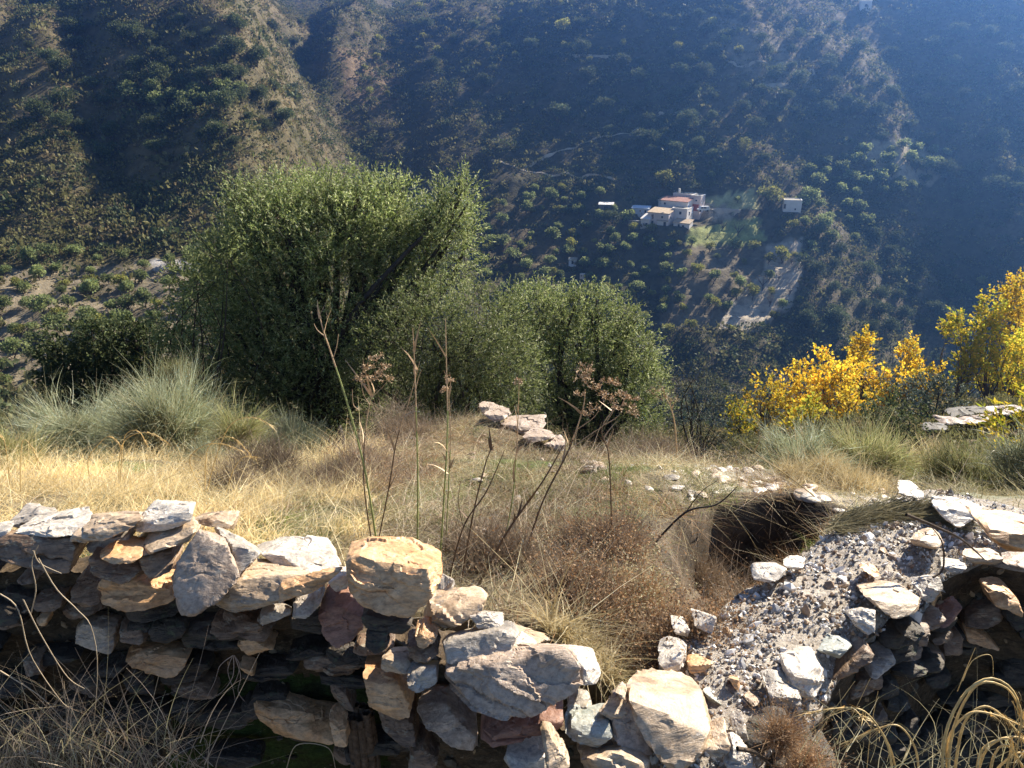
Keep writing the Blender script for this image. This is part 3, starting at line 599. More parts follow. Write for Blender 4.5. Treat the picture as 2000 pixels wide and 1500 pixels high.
C[GY < 2.3] *= .6
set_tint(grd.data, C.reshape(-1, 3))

# ================================================================ STONES
SM = {
 'tan': stone_mat('tan_schist', [(.20, .13, .075), (.43, .31, .20), (.62, .48, .33), (.48, .34, .22)], (1, 1, 2), .5, 7, .6, (.30, .26, .22)),
 'orange': stone_mat('ochre_stone', [(.30, .15, .06), (.58, .32, .14), (.72, .47, .26), (.46, .23, .09)], (1, 1, 2), .5, 6, .55),
 'grey': stone_mat('grey_schist', [(.15, .13, .11), (.34, .30, .25), (.52, .46, .39), (.27, .235, .19)], (1, 1, 2.2), .45, 8, .7, (.45, .38, .28)),
 'brown': stone_mat('brown_schist', [(.06, .04, .028), (.17, .11, .07), (.32, .21, .13), (.12, .08, .055)], (1, 1, 2.2), .5, 7, .7, (.33, .28, .2)),
 'white': stone_mat('white_quartzite', [(.36, .31, .25), (.60, .53, .44), (.74, .67, .57), (.50, .42, .33)], (1, 1, 2.5), .38, 9, .5, (.35, .32, .3)),
 'red': stone_mat('reddish_stone', [(.12, .05, .035), (.26, .12, .08), (.36, .20, .14), (.2, .1, .07)], (1, 1, 2), .55, 7, .7),
 'purple': stone_mat('purplish_schist', [(.17, .12, .09), (.36, .27, .20), (.50, .39, .30), (.27, .20, .15)], (1, 1.6, 1), .5, 7, .8, (.45, .38, .3), tilt=(.2, .9, 0)),
 'green': stone_mat('greenish_schist', [(.16, .18, .16), (.30, .32, .28), (.45, .46, .41), (.25, .26, .22)], (1, 1, 4), .45, 8, .6, (.4, .36, .28)),
 'dark': stone_mat('dark_schist', [(.018, .015, .012), (.045, .036, .027), (.09, .07, .05), (.03, .025, .018)], (1, 1, 2), .7, 8, .8, (.08, .09, .05)),
}
_ico = {}
def ico(n):
    if n not in _ico:
        bm = bmesh.new(); bmesh.ops.create_icosphere(bm, subdivisions=n, radius=1)
        _ico[n] = (np.array([v.co[:] for v in bm.verts]), np.array([[v.index for v in f.verts] for f in bm.faces])); bm.free()
    return _ico[n]
def hull_stone(pts, sub=4, chips=15, amp=.010, strata=.012, seed=0, ledge=1.0, sharp=240, bed=(0.1, .15, 1)):
    """a stone grown onto the convex hull of pts: knocked-off corners, bedding steps, rough skin"""
    rs = np.random.default_rng(seed); pts = np.asarray(pts, float); c = (pts.min(0)+pts.max(0))/2; h = np.maximum((pts.max(0)-pts.min(0))/2, .008); q = (pts-c)/h
    bm = bmesh.new(); [bm.verts.new(p) for p in q]; r = bmesh.ops.convex_hull(bm, input=bm.verts)
    bm.normal_update(); pl = []
    for f in bm.faces:
        n = np.array(f.normal[:]); o = float(n@np.array(f.verts[0].co[:]));
        if np.linalg.norm(n) < .5: continue
        if o < 0: n, o = -n, -o
        if o > .02: pl.append((*n, o))
    bm.free()
    for i in range(chips):
        n = rs.normal(size=3); n /= np.linalg.norm(n); sup = (q@n).max(); pl.append((*n, sup*(rs.uniform(.74, .88) if i < 4 else rs.uniform(.86, .97))))
    pl = np.array(pl); D, Fq = ico(sub)
    dn = D@pl[:, :3].T; rr = np.where(dn > .03, pl[:, 3]/np.maximum(dn, .03), 50)
    rmin = rr.min(1); r = (np.exp(-sharp*(rr/rmin[:, None]-1)).sum(1)); r = rmin*(1-np.log(r)/sharp)
    V = D*r[:, None]*h
    sz = float(np.mean(sorted(h)[1:])); nv = unit(D/h)
    b = np.array(bed, float)+rs.normal(size=3)*.15; b /= np.linalg.norm(b)
    s_ = (V@b)/sz; w = fbm3(V/sz*1.3+seed*3.1, 3)*1.2
    lay = np.abs(((s_*3.2+w*1.6) % 1)-.5)*2; step = np.floor((s_*4+w*2.2)); st = (np.sin(step*12.9898+seed)*43758.5453) % 1
    side = 1-np.abs(nv@b)**2
    disp = fbm3(V/sz*1.6+seed, 5)*amp*9*sz+(st-.5)*strata*sz/.1*side*1.4+(lay**6)*-.25*strata*sz/.1*side
    cr = np.abs(fbm3(V/sz*2.4+seed*7, 3)); disp -= np.maximum(0, .03-cr)*.5*sz
    disp += fbm3(V/.012+seed*5, 2)*.0022
    # broken ledges: flat-topped flakes split along the bedding
    seeds = V[rs.choice(len(V), 46 if sub > 4 else 24, replace=False)]; off = rs.uniform(-1, 1, len(seeds))
    B_ = np.outer(b, b); Mt = np.eye(3)+1.6*B_; Vw = (V+fbm3(V/sz*3+seed, 3)[:, None]*sz*.35)@Mt; d2 = ((Vw[:, None]-(seeds@Mt)[None])**2).sum(-1); disp += off[d2.argmin(1)]*.030*sz*ledge
    V = V+nv*np.clip(disp, -.3*sz, .3*sz)[:, None]
    return V+c, Fq
CROP = {'L': (0, 950, .36667), 'M': (650, 950, .36667), 'R': (1300, 950, .36667), 'F': (0, 0, 1), 'C': (650, 450, .35)}
def stone(label, m, y, th, crop, f, t=(), kids=None, name='loose_stone', cat='stone', group=None, sub=None, rise=0.0, yl=0.0, parent=None, **kw):
    ox, oy, s = CROP[crop]; pts = []
    if y == 'g': y = float(zpt(ox+s*np.mean([p[0] for p in f]), oy+s*max(p[1] for p in f), -1.99)[1])-.05
    if y == 'e': y = float(zpt(ox+s*np.mean([p[0] for p in f]), oy+s*np.mean([p[1] for p in f]), -1.99)[1])-.10
    if y is None: y = float(np.interp(ox+s*np.mean([p[0] for p in f]), [1420, 1500, 1610, 1690, 1790, 1850, 1930, 2010], [q[1] for q in _g[:8]]))-.12
    f = [(ox+a*s, oy+b*s) for a, b in f]; t = [(ox+a*s, oy+b*s) for a, b in t]; cy = np.mean([p[1] for p in f])
    size = (max(p[0] for p in f)-min(p[0] for p in f))
    rs = np.random.default_rng(abs(int(f[0][0]*7+f[0][1])))
    for a, b in f:
        p = P(a, b, y+(cy-b)*.0006*y+rs.uniform(-.012, .012)); pts.append(p)
        q = p.copy(); q[1] += th*.85; q[0] *= 1+.2*th/y; q[2] = q[2]-.08*th if not t else min(q[2]-.01, q[2]); 
        if not t or b > cy: pts.append(q)
    for a, b in t: pts.append(P(a, b, y+th))
    pts = np.array(pts); mc = pts.mean(0); FY_USED.append(y)
    if sub is None: sub = 6 if size > 150 else 5 if size > 34 else 4
    global _seed; _seed += 1
    kw.setdefault('seed', _seed); V, Fq = hull_stone(pts, sub, **kw)
    org = np.array([mc[0], mc[1], V[:, 2].min()]); me = mesh_np(name, V-org, Fq, SM[m], True)
    o = link(name, me, org, parent); me.set_sharp_from_angle(angle=R(24))
    if parent is None: tag(o, label, cat, group)
    elif label: o['label'] = label
    return o
_seed = 0; FY_USED = []
WS = 'stones of the near wall top'
st = stone
st('big brown block at the left end of the wall top', 'brown', 2.02, .22, 'L', [(-30, 300), (50, 258), (370, 268), (400, 320), (385, 400), (365, 480), (270, 450), (100, 412), (-30, 400)], [(-20, 235), (375, 240)])
st('pinkish pale slab lying on the big brown block', 'white', 2.06, .24, 'L', [(60, 256), (370, 270), (470, 215), (380, 285)], [(180, 160), (330, 130), (440, 140), (485, 190)])
st('flat grey slab behind the pinkish one, far left', 'grey', 2.3, .2, 'L', [(40, 205), (100, 228), (300, 165)], [(60, 185), (240, 110), (300, 102), (305, 140)])
st('pale cream stone cut by the left picture edge', 'white', 2.1, .2, 'L', [(-40, 320), (45, 255), (70, 215), (-30, 250)], [(-30, 185), (60, 183)])
st('long grey-tan slab tilted up to the right, left wall', 'tan', 2.04, .16, 'L', [(370, 300), (380, 265), (460, 300), (560, 288), (690, 235), (770, 165)], [(420, 235), (560, 170), (740, 130), (775, 150)])
st('grey wedge stone under the long tilted slab', 'grey', 2.08, .2, 'L', [(450, 300), (560, 290), (690, 250), (680, 330), (560, 350), (470, 372), (455, 345)])
st('bright white quartz block on the left wall top', 'white', 2.1, .2, 'L', [(720, 255), (725, 210), (870, 245), (960, 215), (1020, 185), (1030, 118)], [(760, 140), (790, 110), (900, 100), (1020, 98)])
st('ochre-topped flat stone left of the brown wedge', 'orange', 1.97, .2, 'L', [(530, 380), (545, 400), (600, 415), (700, 412), (745, 378)], [(560, 325), (650, 295), (780, 300), (860, 320)])
st('long pale slab crossing under the white quartz block', 'tan', 2.0, .26, 'L', [(720, 385), (780, 368), (920, 330), (1010, 292), (1040, 250)], [(700, 285), (860, 255), (1000, 185), (1080, 170), (1065, 220)])
st('squat brown stone under the long pale slab', 'brown', 1.99, .18, 'L', [(725, 400), (760, 378), (915, 338), (920, 400), (900, 485), (810, 500), (770, 480), (760, 440)])
st('grey-tan slab at the back of the left wall', 'tan', 2.25, .2, 'L', [(1000, 200), (1100, 175), (1225, 235)], [(1060, 150), (1160, 125), (1225, 160), (1235, 215)])
st('dark grey stone with an ochre face below the ochre-topped one', 'brown', 1.98, .2, 'L', [(470, 390), (540, 402), (720, 402), (765, 450), (740, 520), (670, 540), (490, 480)])
st('wide rusty brown stone in the upper course of the left wall', 'orange', 2.02, .2, 'L', [(520, 540), (560, 480), (680, 535), (900, 530), (910, 640), (600, 680), (540, 640)])
st('dark brown block left of the wide rusty stone', 'brown', 2.05, .2, 'L', [(375, 560), (470, 420), (530, 520), (530, 640), (440, 640), (380, 610)])
st('upright pyramid-shaped purplish slab leaning on the wall', 'purple', 1.95, .16, 'L', [(890, 470), (960, 370), (1010, 290), (1090, 190), (1220, 285), (1270, 480), (1190, 570), (1110, 660), (1040, 700), (940, 700), (890, 660)], [(1150, 225), (1230, 300)])
st('rough grey stone with a bright rim behind the pyramid slab', 'grey', 2.02, .22, 'L', [(1225, 290), (1265, 475), (1390, 362)], [(1120, 195), (1380, 340)])
st('broad sunlit slab with layered brown edge right of the pyramid slab', 'tan', 1.95, .26, 'L', [(1120, 590), (1130, 565), (1280, 500), (1500, 470), (1690, 480), (1600, 560), (1500, 625), (1380, 665), (1260, 680), (1150, 655)], [(1180, 545), (1340, 430), (1400, 390), (1520, 430)])
st('white-topped slab behind the broad layered one', 'white', 2.1, .26, 'L', [(1400, 385), (1500, 445), (1680, 472), (1810, 425)], [(1360, 310), (1500, 345), (1700, 370), (1800, 405)])
st('long narrow bar-like stone pointing at the big ochre boulder', 'orange', 1.9, .1, 'L', [(1480, 560), (1490, 622), (1670, 572), (1700, 500), (1840, 435)], [(1490, 545), (1800, 420), (1840, 420)])
st('grey stone with a bright top below the broad layered slab', 'grey', 1.95, .18, 'L', [(1370, 730), (1380, 690), (1560, 645), (1550, 690), (1400, 745)], [(1400, 670), (1540, 630)])
st('small swirl-banded grey stone below the narrow bar', 'grey', 1.92, .14, 'L', [(1550, 690), (1560, 640), (1690, 585), (1705, 630), (1660, 690), (1600, 725)])
st('brown layered stone under the broad slab', 'brown', 1.97, .2, 'L', [(1165, 760), (1180, 690), (1370, 740), (1440, 820), (1400, 850), (1200, 790)])
st('white chunk wedged left of the big ochre boulder', 'white', 1.98, .16, 'L', [(1745, 505), (1840, 485), (1855, 560), (1790, 570), (1750, 540)], [(1790, 470), (1850, 470)])
st('reddish brown block below left of the ochre boulder', 'red', 1.93, .2, 'L', [(1670, 690), (1750, 620), (1860, 600), (1950, 640), (1940, 800), (1790, 880), (1700, 790)])
# the big boulder and the tumbled pile
st('big ochre boulder perched on the wall top, centre', 'orange', 1.86, .26, 'M', [(70, 400), (75, 540), (95, 600), (150, 655), (280, 698), (400, 716), (436, 700), (442, 620), (552, 560), (582, 480), (570, 455), (470, 440), (250, 400), (130, 375)], [(95, 290), (250, 258), (370, 250), (440, 290), (465, 350), (560, 410)], sub=6, chips=4)
st('small dark grey stone behind the ochre boulder', 'grey', 2.1, .14, 'M', [(580, 605), (655, 535), (640, 500), (565, 560)], [(575, 480), (640, 490)])
st('long tan slab right of the ochre boulder', 'tan', 1.92, .22, 'M', [(480, 690), (500, 742), (620, 775), (740, 705), (830, 655), (865, 600)], [(480, 675), (620, 590), (720, 515), (850, 515), (860, 575)])
st('thin dark grey slab behind the cracked block', 'grey', 1.9, .1, 'M', [(720, 690), (780, 765), (915, 752), (800, 672)], [(740, 655), (820, 665)])
st('pale cream slab pointing right above the cracked block', 'tan', 1.98, .24, 'M', [(885, 750), (1000, 792), (1100, 835), (1215, 802)], [(870, 690), (900, 660), (990, 665), (1130, 730), (1215, 790)])
st('grey block with a net of cracks, centre of the pile', 'grey', 1.83, .2, 'M', [(580, 850), (612, 965), (870, 945), (940, 890), (985, 790), (970, 757), (760, 782), (610, 825)], [(600, 800), (730, 768), (970, 742)])
st('white chunk between the cracked block and the cream slab', 'white', 1.88, .14, 'M', [(935, 855), (1000, 895), (1100, 862)], [(950, 815), (1080, 815)])
st('largest grey-brown boulder of the tumbled pile', 'purple', 1.72, .24, 'M', [(600, 1010), (740, 1000), (900, 935), (1130, 885), (1240, 872), (1320, 960), (1335, 1050), (1260, 1120), (1050, 1230), (900, 1240), (850, 1190), (640, 1150), (610, 1080)], [(600, 985), (700, 930), (900, 908), (1180, 848), (1250, 868)], sub=6, chips=5)
st('white crusted stone right behind the largest boulder', 'white', 1.84, .2, 'M', [(1330, 960), (1330, 1065), (1400, 1055), (1435, 1015)], [(1200, 835), (1300, 860), (1380, 920)])
st('small bright orange stone under the boulder', 'orange', 1.86, .1, 'M', [(440, 800), (480, 770), (560, 800), (540, 830), (480, 872), (450, 850)])
st('small squared tan stone left of the cracked block', 'tan', 1.82, .14, 'M', [(258, 920), (380, 930), (442, 980), (400, 1010), (262, 985)], [(330, 868), (400, 868)])
st('small blue-grey stone left of the largest boulder', 'grey', 1.76, .14, 'M', [(380, 1030), (480, 965), (560, 965), (562, 1060), (450, 1100), (385, 1065)], [(480, 950), (550, 950)])
st('long ochre and grey stone leaning down the broken wall end', 'orange', 1.8, .14, 'M', [(160, 1000), (300, 1040), (350, 1060), (425, 1190), (380, 1260), (200, 1170), (170, 1050)])
st('brown block low in the broken wall end', 'brown', 1.78, .16, 'M', [(235, 1220), (330, 1200), (460, 1290), (470, 1400), (380, 1400), (260, 1310)])
st('purplish brown block under the largest boulder', 'purple', 1.76, .16, 'M', [(440, 1200), (600, 1180), (760, 1330), (770, 1420), (630, 1410), (470, 1300)])
st('dark red stone with a crumbly right end', 'red', 1.7, .18, 'M', [(790, 1340), (840, 1280), (1000, 1240), (1230, 1240), (1235, 1300), (1000, 1345), (880, 1400), (780, 1430)])
st('broken cream slab at the bottom picture edge', 'white', 1.66, .2, 'M', [(910, 1450), (1040, 1445), (1140, 1430), (1150, 1520), (960, 1530)], [(950, 1400), (1085, 1365), (1130, 1400)])
st('long pale finger-shaped stone slanting to the bottom edge', 'tan', 1.62, .08, 'M', [(1100, 1310), (1140, 1300), (1260, 1500), (1240, 1560), (1150, 1520)])
st('grey-green faceted stone right of the dark red one', 'green', 1.72, .18, 'M', [(1230, 1320), (1280, 1270), (1470, 1262), (1492, 1350), (1420, 1402), (1240, 1362)], [(1330, 1210), (1470, 1240)])
st('tan chip resting above the grey-green stone', 'tan', 1.78, .12, 'M', [(1400, 1205), (1490, 1255), (1565, 1222), (1585, 1160)], [(1500, 1145), (1580, 1148)])
st('grey-brown ridged stone between grey-green stone and big slab', 'purple', 1.74, .16, 'M', [(1480, 1255), (1590, 1165), (1640, 1260), (1705, 1430), (1600, 1455), (1490, 1355)])
st('pale pitted stone at the bottom edge beside the big slab', 'tan', 1.64, .2, 'M', [(1330, 1480), (1500, 1420), (1700, 1500), (1700, 1580), (1330, 1580)], [(1500, 1370), (1600, 1338), (1650, 1400)])
st('huge tilted cream slab with dark shaded front', 'tan', 1.72, .34, 'F', [(1222, 1366), (1236, 1372), (1310, 1399), (1390, 1442), (1373, 1470), (1340, 1500), (1300, 1520), (1262, 1450)], [(1237, 1302), (1266, 1290), (1310, 1312), (1370, 1372), (1396, 1424)], sub=5)
st('white knobbly stone at the left foot of the gravel-topped wall', 'white', 'g', .2, 'F', [(1282, 1300), (1302, 1318), (1332, 1312), (1338, 1270)], [(1284, 1245), (1310, 1236), (1338, 1252)])
st('white lump beside the gravel, lower left', 'white', 'g', .16, 'F', [(1316, 1240), (1345, 1246), (1348, 1232)], [(1318, 1224), (1340, 1224)])
st('blue-grey chip below the white crusted stone', 'grey', 1.84, .12, 'F', [(1108, 1384), (1150, 1388), (1157, 1378)], [(1120, 1374), (1150, 1370)])
st('tan wedge left of the huge cream slab', 'tan', 1.8, .12, 'F', [(1196, 1352), (1222, 1372), (1226, 1345)], [(1204, 1342), (1224, 1338)])
# stones on and along the gravel-topped wall
st('dazzling white flat-topped block on the gravel wall edge', 'white', 'e', .24, 'R', [(618, 955), (660, 1018), (780, 1040), (832, 995), (848, 1060), (770, 1165), (640, 1115), (640, 1000)], [(640, 925), (700, 905), (790, 915), (835, 955)])
st('thin grey stone below the dazzling white block', 'grey', 'e', .16, 'R', [(550, 1115), (620, 1118), (730, 1132), (722, 1182), (570, 1155)])
st('rounded grey-white stone on the gravel wall edge', 'green', 'e', .18, 'R', [(800, 885), (920, 925), (992, 855)], [(840, 820), (960, 803), (992, 830)])
st('brown oval stone in the shaded wall face', 'brown', None, .14, 'R', [(890, 1025), (980, 930), (1080, 875), (1112, 900), (1080, 980), (990, 1010), (920, 1048)])
st('grey cracked stone right of the brown oval one', 'grey', None, .14, 'R', [(1080, 960), (1150, 890), (1210, 890), (1232, 940), (1150, 985), (1110, 1042), (1080, 1010)])
st('big rough tan stone on the right edge of the gravel', 'tan', 'e', .26, 'R', [(1040, 575), (1100, 625), (1210, 715), (1320, 685), (1350, 605)], [(1020, 520), (1130, 520), (1300, 560), (1345, 595)])
st('white-streaked stone below the rough tan one', 'white', 'e', .16, 'R', [(1000, 700), (1050, 655), (1120, 665), (1112, 780), (1060, 800), (1010, 772)], [(1040, 640), (1110, 645)])
st('flat greyish stone at the far right of the gravel', 'tan', 'g', .2, 'R', [(1330, 285), (1440, 335), (1475, 312)], [(1340, 220), (1450, 228), (1472, 270)])
st('flat ochre stone lying in the gravel', 'orange', 'g', .14, 'R', [(1030, 430), (1110, 490), (1140, 480)], [(1035, 415), (1100, 415), (1135, 445)])
st('big white block with a dark hollow at the far end of the wall', 'white', 'e', .35, 'R', [(1420, 112), (1530, 205), (1560, 235), (1690, 135)], [(1420, 60), (1500, 45), (1600, 70), (1690, 112)])
st('pale pointed stone at the far end of the gravel wall', 'white', 'g', .25, 'R', [(1240, 45), (1300, 60), (1375, 70), (1380, 50)], [(1270, -30), (1330, -12), (1370, 30)])
st('big sunlit ochre boulder at the right picture edge', 'orange', 2.38, .36, 'R', [(1700, 225), (1752, 310), (1840, 375), (1960, 350), (1990, 250)], [(1700, 190), (1760, 125), (1900, 130), (1975, 170)], sub=5)
st('pale rounded stone on the left lip of the gravel wall', 'white', 'g', .14, 'R', [(620, 425), (700, 445), (742, 430)], [(640, 372), (700, 365), (745, 380)])
st('pale elongated stone on the left lip of the gravel wall', 'white', 'g', .16, 'R', [(470, 505), (540, 520), (610, 500), (645, 450)], [(500, 465), (560, 435), (640, 432)])
st('white stone at the dark lower left end of the gravel', 'white', 'g', .16, 'R', [(150, 755), (250, 795), (272, 700)], [(200, 680), (270, 690)])
st('narrow grey-green stone in the gravel spill', 'green', 'g', .12, 'R', [(190, 1085), (310, 1172), (335, 1155)], [(250, 1048), (290, 1080)])
st('orange-sided stone in the gravel spill', 'orange', 'g', .12, 'R', [(120, 955), (130, 1000), (200, 992), (252, 945)], [(160, 908), (250, 935)])
st('small two-tone chip in the gravel spill', 'tan', 'g', .1, 'R', [(400, 1115), (470, 1182), (512, 1142)], [(430, 1090), (500, 1110)])
st('bone-shaped ochre stone in the gravel spill', 'orange', 'g', .06, 'R', [(330, 1020), (360, 1060), (385, 1100), (400, 1085), (390, 1030)], [(340, 1005), (385, 1010)])
st('ochre stone deep in the shaded right wall face', 'orange', None, .12, 'R', [(1590, 745), (1680, 782), (1745, 832), (1795, 885), (1700, 862), (1610, 832)])
st('orange-patched grey stone in the shaded wall at the right', 'orange', None, .14, 'R', [(1715, 560), (1830, 555), (1900, 640), (1905, 700), (1760, 642)])
st('rusty stone in the shaded wall under the rough tan one', 'red', None, .12, 'R', [(1430, 722), (1560, 662), (1590, 640), (1500, 762), (1440, 760)])
st('mossy stone in the shaded wall beneath the gravel edge', 'dark', None, .12, 'R', [(1250, 792), (1330, 760), (1392, 790), (1340, 832)])
st('knobbly pale stone under the huge cream slab', 'tan', 1.7, .12, 'R', [(205, 1405), (340, 1352), (352, 1400), (300, 1452), (220, 1435)])
st('pale stone fragment at the bottom edge under the gravel spill', 'white', 1.66, .12, 'R', [(320, 1500), (370, 1422), (470, 1500), (440, 1560)])
st('grey triangular stone at the end of the gravel spill', 'grey', 'g', .12, 'R', [(370, 1335), (430, 1300), (452, 1392), (380, 1372)])
# slate edge of the ruined roof on the terrace lip
def gcast(px, py):
    yy = np.linspace(2.3, 10, 400); u, a, b = ray(px, py); h = G(u/a*yy, yy); k = np.nonzero(h >= b/a*yy)[0]; return float(yy[k[0]]) if len(k) else 8.3
for lb, f, t in (('top slate of the row on the terrace lip, by the tree trunk', [(815, 985), (850, 1040), (930, 985)], [(830, 950), (900, 960)]),
              ('second slate down the row on the terrace lip', [(840, 1022), (900, 1078), (1000, 1032)], [(880, 970), (985, 985)]),
              ('broad slate in the middle of the terrace lip row', [(930, 1078), (1050, 1132), (1192, 1112)], [(990, 1028), (1100, 1032)]),
              ('cracked slate below the broad one on the terrace lip', [(1050, 1150), (1100, 1195), (1262, 1155)], [(1140, 1110), (1215, 1115)]),
              ('lowest slate at the right end of the terrace lip row', [(1190, 1190), (1280, 1235), (1305, 1195)], [(1240, 1145), (1295, 1160)])):
    cx = 650+.35*np.mean([p[0] for p in f]); cy = 450+.35*max(p[1] for p in f)
    st(lb, 'purple', min(gcast(cx, cy), 8.2)-.08, .5, 'C', f, t, name='slate', cat='slate', chips=3)
# ================================================================ WALL BODIES
def noisy_grid(rows, name, mats, amp, sc, seed, parent=None, smooth=True):
    """rows: list of (n,3) polylines lofted, displaced outward with rubble noise"""
    A = np.array(rows); ny, nx = A.shape[:2]
    du = np.gradient(A, axis=1); dv = np.gradient(A, axis=0); nn = unit(np.cross(du, dv)); V = A.reshape(-1, 3); nn = nn.reshape(-1, 3)
    q = V*np.array([1, 1, 1.9])
    d = fbm3(q/sc+seed, 5)*amp+np.abs(fbm3(q/(sc*.4)+seed*3, 3))*amp*.7
    return V+nn*d[:, None], grid_faces(nx, ny)
def resamp(pl, n):
    pl = np.asarray(pl, float); d = np.concatenate([[0], np.cumsum(np.linalg.norm(np.diff(pl, axis=0), axis=1))]); s = np.linspace(0, d[-1], n)
    return np.stack([np.interp(s, d, pl[:, i]) for i in range(pl.shape[1])], 1)
M_core = stone_mat('earth_and_rubble', [(.022, .018, .013), (.06, .045, .03), (.12, .085, .052), (.045, .035, .024)], (1, 1, 2.2), .85, 9, 1.0, (.15, .11, .07), .15)
M_moss = stone_mat('mossy_rubble', [(.02, .022, .012), (.045, .05, .02), (.05, .075, .02), (.03, .035, .018)], (1, 1, 1.6), .9, 9, 1.0, (.06, .09, .025), .1)
wall = bpy.data.objects.new('stone_wall', None); SC.collection.objects.link(wall); wall.location = (0, 2.2, -3.2); tag(wall, 'old dry stone wall of schist across the foreground, dark earthy face', 'wall')
wl = np.array([0, 2.2, -3.2])
top = [(-1100, 1110), (-260, 1115), (0, 1110), (200, 1120), (400, 1140), (560, 1160), (640, 1180), (700, 1230), (800, 1262), (900, 1300), (1000, 1390), (1150, 1440), (1300, 1475), (1420, 1500)]
yt = np.interp([p[0] for p in top], [0, 650, 800, 1000, 1400], [2.14, 2.08, 1.98, 1.88, 1.84])
Tp = resamp([P(a, b, y) for (a, b), y in zip(top, yt)], 440)
rows = []
for k in range(7): rows.append(Tp+np.array([0, .30-.045*k, -.02-.10*(1-k/7)]) if k else Tp+np.array([0, .33, -.7]))
for k in range(70):
    q = Tp.copy(); f = k/69; q[:, 2] = Tp[:, 2]*(1-f)+(-3.3)*f; q[:, 1] -= .10*f; rows.append(q)
V, Fq = noisy_grid(rows, 'core', M_core, .13, .16, 3.0)
fc = V[Fq].mean(1); pxc, pyc = to_px(fc[:, 0], fc[:, 1], fc[:, 2]); mi = ((pxc > 330+60*fbm2(fc[:, 0]*5, fc[:, 2]*5, 3)) & (pxc < 760) & (pyc > 1330+200*fbm2(fc[:, 0]*6, fc[:, 2]*6, 3))).astype(int)
link('wall_core', mesh_np('wall_core', V-wl, Fq, [M_core, M_moss], True, mi), (0, 0, 0), wall)
def wst(m, y, th, crop, f, label=None, t=(), **kw):
    o = st(label, m, y, th, crop, f, t, name='wall_stone', parent=wall, **kw); o.location = Vector(o.location)-Vector(wl); return o
wst('tan', 2.0, .12, 'L', [(370, 790), (440, 730), (600, 770), (612, 850), (590, 905), (500, 885), (370, 835)], 'square-edged tan stone')
wst('orange', 1.98, .1, 'L', [(640, 920), (700, 895), (850, 888), (1000, 920), (980, 972), (900, 1032), (800, 1005), (660, 945)], 'bright ochre jagged stone')
wst('orange', 1.93, .1, 'L', [(1320, 1150), (1362, 1172), (1480, 1205), (1700, 1218), (1832, 1262), (1842, 1392), (1600, 1342), (1480, 1322), (1400, 1262)], 'long smooth ochre stone')
wst('orange', 1.98, .1, 'L', [(1255, 825), (1340, 815), (1460, 850), (1450, 885), (1320, 915)])
wst('brown', 2.02, .12, 'L', [(160, 630), (330, 600), (322, 670), (190, 672)])
wst('orange', 2.0, .06, 'L', [(190, 712), (250, 702), (242, 752), (205, 745)])
wst('brown', 2.0, .12, 'L', [(625, 760), (760, 765), (762, 850), (640, 842)])
wst('dark', 2.02, .12, 'L', [(-20, 620), (100, 650), (112, 742), (-20, 752)])
wst('dark', 2.02, .12, 'L', [(1000, 740), (1160, 700), (1240, 800), (1080, 830), (1010, 820)])
wst('orange', 1.96, .08, 'L', [(1270, 960), (1345, 985), (1352, 1022), (1290, 990)])
wst('brown', 2.0, .1, 'L', [(90, 500), (180, 490), (185, 522), (110, 525)])
wst('dark', 2.0, .14, 'L', [(650, 960), (820, 1010), (830, 1130), (700, 1120), (640, 1040)])
wst('brown', 2.0, .1, 'L', [(120, 930), (210, 925), (220, 1010), (140, 1020)])
wst('brown', 1.9, .1, 'L', [(1750, 1070), (1840, 1100), (1890, 1200), (1860, 1210), (1780, 1130)])
wst('orange', 1.8, .1, 'M', [(-20, 1245), (50, 1240), (70, 1330), (75, 1390), (-10, 1385)])
wst('brown', 1.72, .14, 'M', [(400, 1420), (480, 1400), (560, 1450), (550, 1540), (400, 1540)])
wst('dark', 1.8, .14, 'M', [(180, 770), (300, 780), (290, 860), (240, 900), (170, 860)])
wst('dark', 1.84, .14, 'M', [(150, 680), (300, 710), (420, 730), (400, 790), (280, 780), (160, 760)])
wst('brown', 1.84, .12, 'M', [(380, 860), (520, 840), (560, 900), (480, 950), (420, 930)])
rs = np.random.default_rng(5)
for i in range(80):   # courses of half-buried stones in the dark face
    px = rs.uniform(-10, 760) if i < 54 else rs.uniform(-900, -20); py = rs.uniform(1170, 1495)
    w = rs.uniform(26, 62); h = rs.uniform(10, 24); a = rs.uniform(-.25, .2); ca, sa = math.cos(a), math.sin(a)
    f = [(px+ca*x*w-sa*y*h, py+sa*x*w+ca*y*h) for x, y in ((-1, -.3), (-.7, -.9), (.2, -1), (.9, -.7), (1, .2), (.6, .9), (-.5, 1), (-.95, .5))]
    yy = np.interp(px, [0, 650, 800], [2.06, 2.0, 1.9])-.12*(py-1130)/370*.7
    wst(['dark', 'dark', 'dark', 'brown', 'dark', 'dark', 'brown'][rs.integers(7)], yy+rs.uniform(.0, .035), .1, 'F', f, sub=5)
